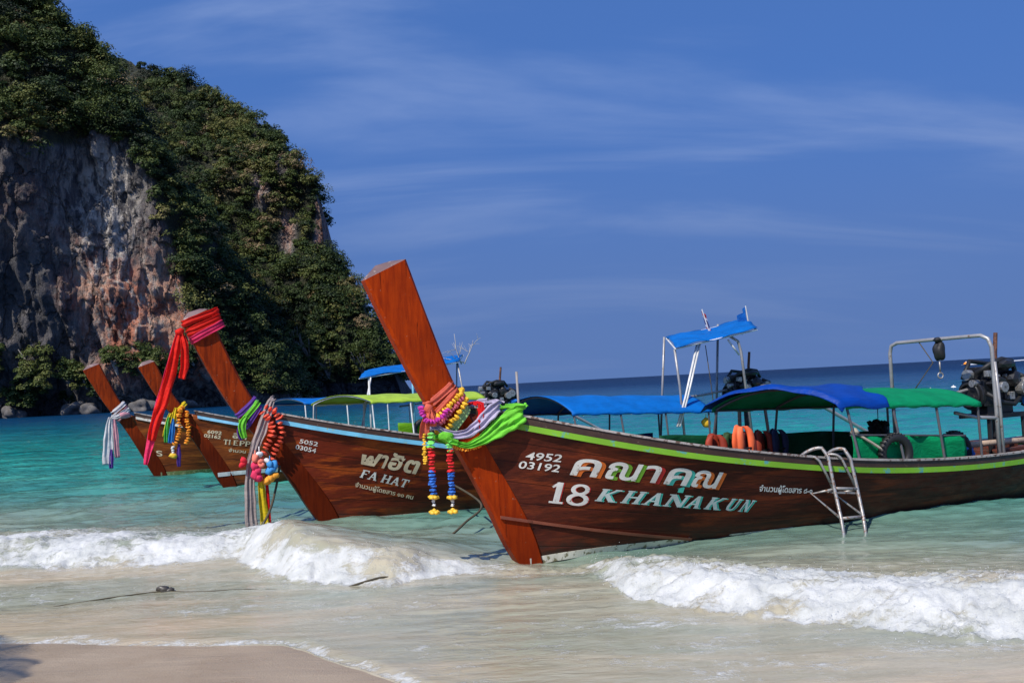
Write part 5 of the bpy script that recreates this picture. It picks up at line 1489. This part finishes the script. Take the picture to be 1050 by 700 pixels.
# ------------------------------------------------------------------ boarding ladder hung over the nearest gunwale
lad = fthing('boarding_ladder', 'worn steel boarding ladder hooked over the side of the nearest boat', 'ladder', FA, (3.9, -1.15, -.18))
def arc(a, b, c, n=6): return [Vector(a).lerp(Vector(b), k / n).lerp(Vector(b).lerp(Vector(c), k / n), k / n) for k in range(n + 1)]
railL = [(3.46, -.84, .84)] + arc((3.49, -.86, .95), (3.58, -.95, 1.045), (3.66, -1.02, 1.03)) + [(3.685, -1.09, .93), (3.72, -1.12, .56), (3.66, -1.27, .20), (3.51, -1.48, -.10)]
railR = [(3.88, -.84, .84)] + arc((3.90, -.86, .94), (3.95, -.94, 1.02), (4.01, -1.02, .99)) + [(4.03, -1.09, .88), (4.08, -1.12, .51), (4.0, -1.27, .20), (3.83, -1.48, -.07)]
for p in (railL, railR): MB().tube(p, .0215, 9).build('rail', STEEL, lad, smooth=True)
for a, b in (((3.72, -1.12, .55), (4.08, -1.12, .51)), ((3.67, -1.26, .21), (4.0, -1.26, .20)), ((3.52, -1.46, -.07), (3.84, -1.46, -.05))): MB().tube([a, b], .019, 8).build('rung', STEEL, lad, smooth=True)
for dx in (0, .345):
    q = [(3.40 + dx, -.90, .82)] + arc((3.44 + dx, -.95, .93), (3.52 + dx, -1.03, .97), (3.57 + dx, -1.07, .88)) + [(3.72 + dx * 1.04, -1.11, .54 - dx * .1)]
    MB().tube(q, .016, 8).build('hook', STEEL, lad, smooth=True)
    MB().tube([(3.72 + dx * 1.04, -1.11, .54 - .1 * dx), (3.58 + dx, float(-yhull(3.58 + dx, .46)) - .01, .48 - .1 * dx), (3.66 + dx * 1.0, -1.25, .22)], .016, 8).build('brace', STEEL, lad, smooth=True)
m = MB(); m.bar((3.72, -1.06, .50), (4.08, -1.06, .46), .14, .02); m.build('step', STEEL, lad)

# ------------------------------------------------------------------ gear aboard
for (s, y, z, R, r, lb) in ((4.98, -.885, .86, .20, .055, 'black tyre fender against the green curtain of the nearest boat'), (6.62, -.35, .74, .22, .060, 'black tyre leaning near the stern of the nearest boat')):
    m = MB(); m.torus((s, y, z), (.15, 1, .05), R, r, 30, 10, .9)
    for k in range(30):
        an = k * math.pi / 15; m.box((s + (R + r * .97) * math.cos(an), y, z + (R + r * .97) * math.sin(an)), (.018, r * 1.5, .018), Matrix.Rotation(-an, 3, 'Y'))
    tag(m.build('tyre_fender', BLACK, frame=FA, smooth=True), lb, 'tyre', 'tyres carried as fenders')
m = MB(); m.torus((4.6, -.80, 1.0), (.1, 1, 0), .22, .06, 26, 9)
tag(m.build('tyre_fender', BLACK, frame=FC, smooth=True), 'black tyre against the lime curtain of the third boat', 'tyre', 'tyres carried as fenders')
# tarpaulin thrown over the front of the green awning
m = MB(); P = []; N, K = 46, 27
s0, s1 = 3.3, 6.6
for i in range(N):
    row = []
    for k in range(K):
        q = k / (K - 1) * 2.06 - 1.03
        end = 5.02 + .10 * q + .07 * math.sin(k * .9)
        fr_ = 3.72 - .42 * q
        s = fr_ + (max(end, fr_ + .8) - fr_) * i / (N - 1)
        ze = 1.53 - .13 * (s - s0) / (s1 - s0); zc = 1.74 - .14 * (s - s0) / (s1 - s0)
        z = ze + (zc - ze) * (1 - min(abs(q), 1) ** 2) + .068 + .016 * math.sin(s * 5.5 + q * 2.6) + .010 * math.sin(s * 12 - q * 5) - max(0, abs(q) - .97) * 1.4
        if i < 3: z -= (3 - i) * .022
        w = .85 + .012 * math.sin(s * 6)
        row.append((s, q * w, z))
    P.append(row)
m.grid(P)
tag(m.build('tarpaulin', DBLUE, frame=FA, smooth=True, solid=.008), 'creased deep blue tarpaulin thrown over the front of the green awning', 'tarpaulin')
# life jackets
def jacket(frame, c, rz, mat, label, grp='life jackets hung in the nearest boat'):
    t_ = fthing('life_jacket', label, 'life jacket', frame, c, grp)
    rot = Matrix.Rotation(rz, 3, 'Z')
    for sx in (-1, 1):
        m = MB()
        pts = [Vector((sx * .05, -.03, .38)), Vector((sx * .10, -.06, .30)), Vector((sx * .11, -.07, .15)), Vector((sx * .10, -.05, .0))]
        P = []
        for i, p in enumerate(catmull(pts, 5)):
            row = []; wd = .034 + .022 * math.sin(min(i / 15, 1) * math.pi); 
            for k in range(10):
                an = k * 2 * math.pi / 10
                row.append(rot @ (p + Vector((wd * math.cos(an), .035 * math.sin(an), 0))) + Vector(c))
            P.append(row)
        m.grid(P, closed_v=True); m.add(P[0], [tuple(range(9, -1, -1))]); m.add(P[-1], [tuple(range(10))])
        m.build('front_panel', mat, t_, smooth=True)
    m = MB(); m.blob(rot @ Vector((0, .05, .2)) + Vector(c), (.13, .03, .19), .12, 3, 2, rot); m.build('back_panel', mat, t_, smooth=True)
    m = MB(); m.tube([rot @ Vector((x, -.085 if abs(x) < .13 else .0, .12)) + Vector(c) for x in (-.17, -.12, 0, .12, .17)], .011, 6); m.build('strap', BLACK, t_)
OR = paint('orange_jacket', lin(245, 110, 60), .7); DR = paint('dark_red_jacket', lin(105, 25, 20), .7); GN = paint('green_jacket', lin(35, 65, 25), .7); DO = paint('dull_orange_jacket', lin(150, 48, 22), .7); NV = paint('navy_jacket', lin(40, 40, 70), .7)
jacket(FA, (2.80, -.60, .96), .3, OR, 'bright orange life jacket hanging foremost under the blue tarpaulin')
for k, (mt, lb) in enumerate([(DO, 'dull orange life jacket next to the foremost bright one'), (GN, 'dull green life jacket among the orange ones'), (DR, 'dark red life jacket right of the green one'), (DO, 'dull orange life jacket in the deepest shade under the tarpaulin'), (NV, 'navy life jacket nearest the tyre under the awning')]):
    s = 3.42 + k * .26
    jacket(FA, (s, float(Wf(s)) - .22, .78), .1 * k - .2, mt, lb)
# round dark hat hanging from the awning, blue bundle, net bag and hook on the arch
m = MB(); m.blob((5.75, .15, 1.06), (.13, .12, .15), .3, 8, 3); m.tube([(5.75, .15, 1.18), (5.76, .15, 1.5)], .006, 5)
for k in range(26):
    a = k * 2.4; m.blob((5.75 + .11 * math.cos(a), .15 + .1 * math.sin(a), 1.06 + .12 * math.sin(k * 1.7)), (.045, .045, .045), .3, k, 1)
tag(m.build('fleece_buoy', paint('black_fleece', (.008, .008, .009), .95), frame=FA, smooth=True), 'shaggy black ball hanging under the green awning', 'fender')
m = MB(); m.blob((6.75, -.25, .70), (.30, .16, .10), .35, 4, 3); m.blob((6.52, -.3, .74), (.14, .10, .12), .4, 14, 3); m.blob((7.0, -.2, .70), (.14, .12, .08), .3, 24, 3)
tag(m.build('tarp_bundle', BLUEPLASTIC, frame=FA, smooth=True), 'crumpled blue plastic bundle at the stern of the nearest boat', 'bundle')
bag = fthing('chain_hoist', 'dark bagged chain hoist with a hook hanging from the arch of the nearest boat', 'hoist', FA, (6.87, .02, 1.72))
m = MB(); m.blob((6.87, .02, 2.13), (.085, .08, .15), .12, 5, 3); m.blob((6.87, .02, 2.30), (.09, .06, .035), .2, 6, 2); m.build('bag', BLACK, bag, smooth=True)
m = MB(); m.tube([(6.87, .02, 2.0), (6.87, .02, 1.84)], .012, 6); m.torus((6.87, .02, 1.79), (.3, 1, 0), .04, .011, 16, 6); m.build('hook', STEEL, bag, smooth=True)
m = MB(); m.tube([(6.83, .35, 2.31), (6.85, .12, 1.98), (6.60, .30, 1.56)], .008, 6)
tag(m.build('rope', ROPE, frame=FA, smooth=True), 'thin dark line running from the arch down to the green awning', 'rope')
m = MB(); m.tube(catmull([(4.40, -.80, 1.16), (4.62, -.85, 1.02), (4.80, -.88, .90)], 5), .018, 6); m.blob((4.40, -.80, 1.16), (.05, .05, .045), .3, 6, 2)
tag(m.build('rope', LROPE, frame=FA, smooth=True), 'knotted pale rope end beside the tyre in the nearest boat', 'rope')
# flags on the sun roof
def flag(frame, base, top, lean, cols, label, w, h):
    t_ = fthing('flag', label, 'flag', frame, base, 'flags on the stern roof of the second boat')
    MB().tube([base, top], .012, 6).build('flag_pole', WHITEPIPE, t_)
    m = MB(); P = []; n = 12
    for i in range(n):
        q = i / (n - 1); row = []
        for k in range(9):
            r = k / 8; p = Vector(top).lerp(Vector(base), .04 + r * h)
            row.append(p + Vector((lean[0] * w * q * (.62 + .2 * math.sin(q * 9)), .05 * math.sin(q * 8 + r * 2) + lean[1] * w * q, -.55 * w * q - .02 * r * q)))
        P.append(row)
    nv = 9
    for i in range(n - 1):
        for k in range(nv - 1):
            m.cur = cols[min(int(k / (nv - 1) * len(cols)), len(cols) - 1)]
            m.add([P[i][k], P[i + 1][k], P[i + 1][k + 1], P[i][k + 1]], [(0, 1, 2, 3)])
    m.build('flag_cloth', [cloth('flag_red', lin(200, 40, 45), .7, .2), cloth('flag_white', lin(230, 225, 235), .7, .2), cloth('flag_blue', lin(55, 60, 130), .7, .2), cloth('flag_sky', lin(25, 110, 195), .7, .2)], t_, solid=.003)
flag(FB, (7.45, 0, 2.78), (7.32, 0, 3.19), (.50, 0), [0, 1, 2, 2, 1, 0], 'small red, white and blue striped flag hanging limp on the sun roof', .27, .85)
flag(FB, (8.38, 0, 2.86), (8.33, 0, 3.24), (-.7, .1), [3], 'small plain sky blue flag at the high end of the sun roof', .32, .9)
m = MB(); m.tube([(6.95, -.55, 2.5), (7.02, -.55, 1.8), (7.05, -.6, 1.0)], .008, 5)
tag(m.build('rope', ROPE, frame=FB, smooth=True), 'thin line hanging from the blue sun roof of the second boat', 'rope')
# dry branches lashed to the stern roof of the farthest boat
m = MB(); rr_ = random.Random(4)
def twig(a, d, L, r, n):
    a = Vector(a); d = Vector(d).normalized(); p = [a]
    for k in range(4):
        d = (d + Vector((rr_.gauss(0, .14), rr_.gauss(0, .14), rr_.gauss(0, .14)))).normalized(); p.append(p[-1] + d * L / 4)
    m.tube(p, [r, r * .85, r * .7, r * .55, r * .3], 6)
    if n:
        for k in range(3):
            q = p[rr_.randint(1, 3)]; twig(q, d + Vector((rr_.gauss(0, .7), rr_.gauss(0, .5), rr_.gauss(0, .5))), L * .5, r * .6, n - 1)
twig((8.75, -.3, 2.66), (-.30, 0, 1), .95, .020, 2); twig((8.85, -.3, 2.66), (.45, 0, .8), .8, .018, 2); twig((8.8, -.4, 2.70), (-1, .0, .25), .9, .02, 1)
tag(m.build('dry_branches', paint('bleached_wood', (.42, .40, .38), .8, (.2, .17, .15), .4), frame=FD, smooth=True), 'bleached dry branches lashed to the stern roof of the farthest boat', 'branches')
m = MB(); m.tube([(3.60, .3, .9), (3.59, .3, 1.6), (3.58, .3, 2.2)], .022, 7)
tag(m.build('boat_pole', paint('grey_pole', (.30, .27, .25), .6), frame=FB, smooth=True), 'thin grey pole standing up in front of the blue awning', 'pole')
# float hanging in the second boat and loose gear
m = MB(); m.blob((6.75, -.70, 1.13), (.09, .08, .09), .1, 3, 2); m.tube([(6.75, -.70, 1.2), (6.75, -.72, 1.28)], .006, 5)
tag(m.build('float', FL['yellow'], frame=FB, smooth=True), 'pale yellow float hanging under the blue awning', 'float')

# ------------------------------------------------------------------ ropes, anchor stone and buoys
def rope(label, pts, r, mat=ROPE, n=10, seed=0):
    m = MB(); p = catmull(pts, n)
    m.tube(p, r, 7); b = Vector(pts[len(pts) // 2])
    o = m.build('mooring_rope', mat, smooth=True)
    for v in o.data.vertices: v.co -= b
    o.location = b
    return tag(o, label, 'rope', 'mooring ropes')
def wz(x, y): return sea_at(x, y)[0]
pa = FA.pt(-.27, -.02, .50)
rope('dark mooring rope from the second boat running down into the breaker', [FB.pt(-.63, -.12, .95), FB.pt(-.72, -.2, .62), FB.pt(-.86, -.35, .30), FB.pt(-1.1, -.6, .03), FB.pt(-1.35, -.9, -.2)], .018)
rope('mooring rope from under the nearest bow into the middle of the wave', [FB.pt(1.9, -.5, .52), (-.55, 13.9, .36), (-.75, 13.2, .20), (-1.02, 12.6, .04), (-1.25, 12.1, -.05)], .016)
rope('short wet rope surfacing at the foot of the central breaker', [(x_, y_, wz(x_, y_) + d_) for x_, y_, d_ in ((-1.95, 10.28, -.05), (-1.78, 10.34, .0), (-1.62, 10.38, .012), (-1.48, 10.44, .008), (-1.35, 10.52, -.05))], .011)
rope('long wet rope lying across the swash in front of the breaker', [(x_, y_, wz(x_, y_) + d_) for x_, y_, d_ in ((-4.75, 10.1, -.004), (-4.4, 10.28, .004), (-4.1, 10.44, .007), (-3.8, 10.55, .004), (-3.5, 10.46, .0), (-3.2, 10.43, .004), (-2.9, 10.42, .001), (-2.6, 10.36, -.004), (-2.3, 10.31, -.02))], .0065)
m = MB(); m.blob((0, 0, 0), (.065, .05, .035), .3, 3, 3); m.blob((.06, .01, -.01), (.045, .04, .025), .3, 5, 2)
o = m.build('anchor_stone', paint('wet_stone', (.07, .06, .05), .4), smooth=True); o.location = (-3.80, 10.56, wz(-3.8, 10.56) + .02)
tag(o, 'dark wet stone on the rope in the shallow swash', 'stone')
for k, (x, y, s, mt, lb) in enumerate([(179, 394, 1.0, FL['orange'], 'orange and white mooring buoy farthest out near the horizon'), (25.97, 63.4, .17, FL['white'], 'white float on the sea above the green awning'), (31.15, 70.8, .19, FL['white'], 'white float left of the nearest engine'), (28.3, 67.9, .17, FL['yellow'], 'small yellowish float between the two white floats')]):
    t_ = thing('buoy', lb, 'buoy', (x, y, 0), 0, 'buoys on the sea'); t_['_o'] = [0, 0, 0]
    MB().blob((0, 0, s * .15), (s, s, s * .8), .03, k, 3).build('float_body', mt, t_, smooth=True)
    MB().cyl((0, 0, s * .8), (0, 0, s * 1.25), s * .18, 10).build('mooring_eye', FL['white'], t_)
# white wake of a boat that has passed, far out
m = MB(); P = []
for i in range(40):
    q = i / 39; x = 150 + q * 190; y = 330 + q * 300
    P.append([(x, y - 3 - 3 * abs(math.sin(i * 1.3)), .12), (x, y, .5), (x, y + 4 + 4 * abs(math.sin(i * .9)), .12)])
m.grid(P)
tag(m.build('boat_wake', SPRAY), kind='stuff')

# coconut palm just outside the frame at the left: its crown shades the corner of the beach
palm = thing('coconut_palm', 'coconut palm standing on the beach left of the photographer', 'palm', (-8.75, 2.5, .3)); palm['_o'] = [-8.75, 2.5, .3]
c = Vector((-7.75, 3.50, 5.6))
m = MB(); m.tube(catmull([(-8.75, 2.5, .1), (-8.75, 2.7, 1.8), (-8.4, 3.1, 3.8), c], 8), lerp_list([.16, .12, .10, .09], 25), 10); m.build('trunk', BARK, palm, smooth=True)
for k in range(13):
    a = k * 2.4; L = 1.45; m = MB(); p = []
    for i in range(9):
        q = i / 8; p.append(c + Vector((math.cos(a) * L * q, math.sin(a) * L * q, .7 * q * (1 - 1.5 * q) * (1 + .3 * math.sin(k)))))
    m.tube(p, .02, 5)
    for i in range(1, 9):
        for sg in (-1, 1):
            for j in range(3):
                b = p[i - 1].lerp(p[i], j / 3); t_ = (p[i] - p[i - 1]).normalized(); sd = Vector((-t_.y, t_.x, 0)).normalized() * sg
                e = b + (sd + t_ * .6 + Vector((0, 0, -.5))) * .42
                m.add([b, b + t_ * .05, e], [(0, 1, 2)])
    m.build('frond', LEAF, palm)
